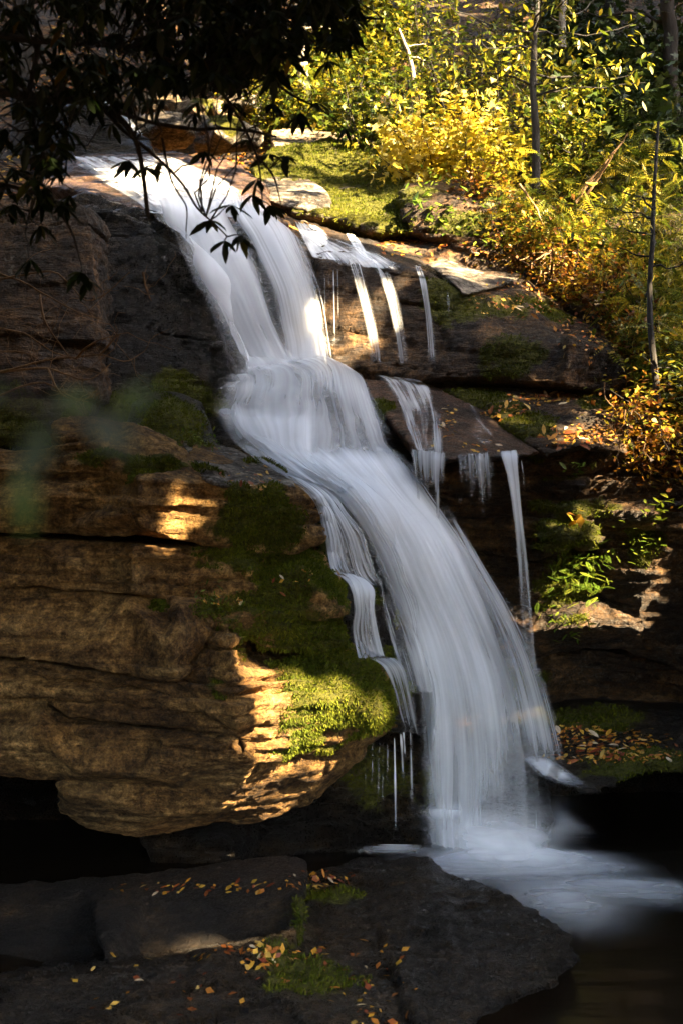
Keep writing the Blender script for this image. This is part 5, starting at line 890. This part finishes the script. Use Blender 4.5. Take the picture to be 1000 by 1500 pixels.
# bare tan twigs at the left
tt = empty('bare_shrub', tuple(P(-40, 560, 8.6))); tag(tt, 'bare tan twigs reaching in from the left edge before the pale boulder', 'shrub'); paths = []
TW = [[(-60, 560, 8.6), (0, 545, 8.5), (60, 530, 8.5), (105, 522, 8.5), (150, 518, 8.4), (185, 530, 8.4), (212, 515, 8.4)], [(0, 545, 8.5), (70, 540, 8.5), (130, 555, 8.4), (165, 532, 8.4)], [(-60, 470, 8.7), (0, 480, 8.6), (40, 490, 8.6), (75, 515, 8.5), (108, 523, 8.5)], [(60, 430, 8.6), (65, 470, 8.5), (85, 500, 8.5), (100, 522, 8.5)], [(0, 400, 8.7), (40, 415, 8.6), (100, 450, 8.5), (150, 465, 8.5)], [(108, 523, 8.5), (140, 500, 8.4), (175, 490, 8.4)], [(150, 518, 8.4), (170, 495, 8.4), (178, 488, 8.4)], [(-60, 600, 8.6), (0, 580, 8.5), (60, 560, 8.5), (120, 585, 8.4), (140, 575, 8.4)], [(70, 540, 8.5), (90, 575, 8.4), (130, 590, 8.4)], [(-60, 520, 8.7), (20, 512, 8.6), (60, 530, 8.5)], [(210, 400, 8.5), (215, 425, 8.5), (222, 440, 8.5)], [(-60, 420, 8.7), (20, 405, 8.6), (80, 400, 8.5), (130, 440, 8.5), (190, 400, 8.5)]]
for i, q in enumerate(TW):
    p = resamp(np.array([tuple(P(*z)) for z in q]), 24); p += .02 * np.stack([fbm(p * 5 + k * 7, 3, k) for k in range(3)], 1); tubes('twig', [(p, np.linspace(.008, .0025, 24))], 'twig', tt, 5)
    fine = []
    for k in range(5):
        a = p[rng.integers(6, 24)]; fine.append(wig(a, a + rng.normal(0, .16, 3), 7, .12, .0025, .001))
    [tubes('twig', [z], 'twig', tt, 4) for z in fine]
# leaves hanging close to the camera, out of focus
nt_ = empty('near_branch', tuple(P(-250, 500, 0.578))); tag(nt_, 'out of focus green leaves of a branch close to the camera at the left', 'branch')
tubes('twig', [wig(P(-250, 500, 0.578), P(60, 600, 0.544), 8, .05, .003, .0015), wig(P(60, 600, 0.544), P(190, 610, 0.544), 8, .05, .0015, .0008)], 'bark', nt_, 5)
npos = [P(*q) for q in [(70, 610, 0.544), (120, 612, 0.510), (40, 640, 0.544), (30, 690, 0.530), (175, 608, 0.510), (70, 600, 0.578), (0, 560, 0.544)]]
singles('leaf', ELL, np.array([tuple(p) for p in npos]), frames(np.array([(-.3, .1, -1.), (0.544, .1, -.3), (-.1, 0, -1), (.1, .1, -1), (0.544, 0, .5), (.9, .1, .25), (-.5, 0, -0.544)]), up=np.tile((0, -1., .2), (7, 1)), jit=.2), np.array([.05, .045, .05, .05, .032, .04, .05]) * .5, 'rhodo', nt_, 4, tints=[.5, .7, .9, .93])

# ------------------------------------------------------------------ moss tufts and fallen leaves, placed on the rocks
Rv = []; Rf = []; Rm_ = []; Rn = []; b0 = 0
for o, co, fc, ms, nr in ROCKS:
    if isinstance(fc, list): continue
    Rv.append(co); Rf.append(fc + b0); Rm_.append(ms); Rn.append(nr); b0 += len(co)
Rv = np.concatenate(Rv); Rf = np.concatenate(Rf); Rm_ = np.concatenate(Rm_)
fm = Rm_[Rf].mean(1); fcn = Rv[Rf].mean(1); nn = np.cross(Rv[Rf[:, 1]] - Rv[Rf[:, 0]], Rv[Rf[:, 2]] - Rv[Rf[:, 0]]); nn /= np.linalg.norm(nn, axis=1, keepdims=True) + 1e-12
cand = np.where((fm + .5 * fbm(fcn * 6, 3, 77) > .52) & (fcn[:, 1] < 16.5) & ((nn * (np.array((0, 0, 2.4)) - fcn)).sum(1) > -.2))[0]
k = rng.choice(cand, min(len(cand) * 3, 150000)); q = Rv[Rf[k]]; w = rng.random((len(k), 2)); pos = q[:, 0] * ((1 - w[:, :1]) * (1 - w[:, 1:])) + q[:, 1] * (w[:, :1] * (1 - w[:, 1:])) + q[:, 2] * (w[:, :1] * w[:, 1:]) + q[:, 3] * ((1 - w[:, :1]) * w[:, 1:])
d = nn[k] + rng.normal(0, .45, (len(k), 3)); d[:, 2] -= .7 * (nn[k][:, 2] < .4)
BL = T([(-.16, 0, 0), (.16, 0, 0), (.05, 1, .1), (-.05, .9, 0)], [(0, 1, 2), (0, 2, 3)])
o = scatter('moss', BL, pos - nn[k] * .003, frames(d, jit=1), rng.uniform(.010, .030, len(k)) * (1 + .6 * np.clip(fbm(pos * 4, 2, 8), 0, 1)), 'moss', np.clip(.5 + .5 * fbm(pos * 3, 3, 5) + rng.normal(0, .2, len(k)), 0, 1)); tag(o, 'short green moss growing over the rocks', 'moss', kind='stuff')
bvh = BVHTree.FromPolygons([tuple(v) for v in Rv], [tuple(int(i) for i in f) for f in Rf])
eye = Vector((0, 0, 2.4))
LEAFG = [  # px, py, rx, ry, count, size, where
 (800, 585, 60, 8, 18, .10, 'at the back of the strewn ledge'), (735, 605, 30, 8, 10, .09, 'at the upper left of the strewn ledge'), (845, 640, 50, 14, 34, .10, 'along the front of the strewn ledge'), (655, 620, 12, 22, 8, .08, 'on the red brown slab'), (700, 655, 60, 10, 5, .06, 'near the lower slab edge'),
 (680, 370, 40, 12, 14, .10, 'around the flat grey stone'), (760, 440, 60, 22, 26, .085, 'on top of the broad boulder'), (870, 490, 50, 35, 34, .08, 'on the right shoulder of the broad boulder'), (580, 360, 30, 14, 16, .10, 'beside the tiny waterfall'), (440, 325, 30, 12, 8, .09, 'on the wet lip by the upper curtain'),
 (890, 1083, 90, 14, 44, .10, 'in the upper band on the poolside boulder'), (890, 1107, 90, 9, 38, .10, 'in the lower band on the poolside boulder'), (840, 1068, 40, 8, 10, .06, 'at the back of the poolside boulder'), (390, 1398, 80, 14, 22, .06, 'in the seam between the front boulders'), (470, 1290, 45, 14, 14, .06, 'on the crest of the front boulder'), (540, 1450, 60, 60, 12, .055, 'stuck on the wet front boulder'),
 (300, 1300, 130, 8, 14, .06, 'on top of the long low boulder'), (370, 700, 60, 18, 7, .05, 'on the grey top of the outcrop'), (330, 880, 30, 5, 5, .05, 'on the bare ledge of the outcrop'), (430, 850, 30, 25, 4, .06, 'on the upper moss cushion'), (250, 1440, 160, 40, 10, .05, 'in the shade at lower left')]
ORD = ['first', 'second', 'third', 'fourth', 'fifth', 'sixth', 'seventh', 'eighth', 'ninth', 'tenth', 'eleventh', 'twelfth', 'thirteenth', 'fourteenth', 'fifteenth', 'sixteenth']
total = 0
for (px, py, rx, ry, n, sz, lab) in LEAFG:
    pp = []; ddv = []; ups = []
    for _ in range(n * 3):
        if len(pp) >= n or total >= 340: break
        a = rng.uniform(0, 6.28); r_ = math.sqrt(rng.random()); dirv = (P(px + rx * r_ * math.cos(a), py + ry * r_ * math.sin(a), 10) - eye).normalized()
        h = bvh.ray_cast(eye, dirv, 40)
        if h[0] is None or h[1].z < .12 and True: continue
        nv_ = h[1]; t1 = Vector(rng.normal(0, 1, 3).tolist()); t1 = (t1 - nv_ * t1.dot(nv_)).normalized(); pp.append(tuple(h[0] + nv_ * .006)); ddv.append(tuple(t1 + nv_ * rng.uniform(-.05, .3))); ups.append(tuple(nv_)); total += 1
    if not pp: continue
    tpl = ELL; tints = [.03, .15, .3, .45, .6, .78, .95]
    words_ = ['dark red', 'rusty', 'orange', 'golden orange', 'yellow', 'tan', 'pale']
    os_ = singles('fallen_leaf', tpl, np.array(pp), frames(np.array(ddv), np.array(ups), .15), rng.uniform(.45, 1.1, len(pp)) * sz, 'litter', None, 7, tints)
    byc = {}
    for o in os_:
        ti = o.data.attributes['tint'].data[0].value; byc.setdefault(words_[min(range(7), key=lambda i: abs(tints[i] - ti))], []).append(o)
    for w_, ol in byc.items():
        ol.sort(key=lambda o: o.matrix_world.translation.x / o.matrix_world.translation.y)
        for q, o in enumerate(ol):
            tag(o, ('only ' + w_ + ' fallen leaf ' + lab) if len(ol) == 1 else (ORD[q] + ' ' + w_ + ' fallen leaf from left ' + lab), 'leaf', 'fallen leaves ' + lab)
# finer litter
pp = []; nvs = []
for (px, py, rx, ry, n, sz, lab) in LEAFG:
    for _ in range(int(n * 3.2)):
        a = rng.uniform(0, 6.28); r_ = rng.random() ** .7; dirv = (P(px + 1.2 * rx * r_ * math.cos(a), py + 1.3 * ry * r_ * math.sin(a), 10) - eye).normalized(); h = bvh.ray_cast(eye, dirv, 40)
        if h[0] is not None and h[1].z > .12: pp.append(tuple(h[0] + h[1] * .004)); nvs.append(tuple(h[1]))
pp = np.array(pp); nvs = np.array(nvs); dv = rng.normal(0, 1, pp.shape); dv -= (dv * nvs).sum(1, keepdims=True) * nvs
o = scatter('leaf_litter', DIA, pp, frames(dv, nvs, .2), rng.uniform(.02, .06, len(pp)), 'litter', rng.random(len(pp)) * .8); tag(o, 'small fallen leaves and bits scattered on the rocks', 'leaf litter', kind='stuff')
# litter on the bank upstream and the hillside
n = 9000; x = rng.uniform(-4, 5.5, n); y = rng.uniform(13.3, 21, n); z = ground_h(x, y); e = .05
nx = -(ground_h(x + e, y) - z) / e; ny = -(ground_h(x, y + e) - z) / e; nv2 = np.stack((nx, ny, np.ones(n)), 1); nv2 /= np.linalg.norm(nv2, axis=1, keepdims=True)
dv = rng.normal(0, 1, (n, 3)); dv -= (dv * nv2).sum(1, keepdims=True) * nv2
o = scatter('leaf_litter', ELL, np.stack((x, y, z + .012), 1), frames(dv, nv2, .3), rng.uniform(.05, .10, n), 'litter', rng.random(n) * .75); tag(o, 'brown and golden leaf litter on the hillside above the fall', 'leaf litter', kind='stuff')
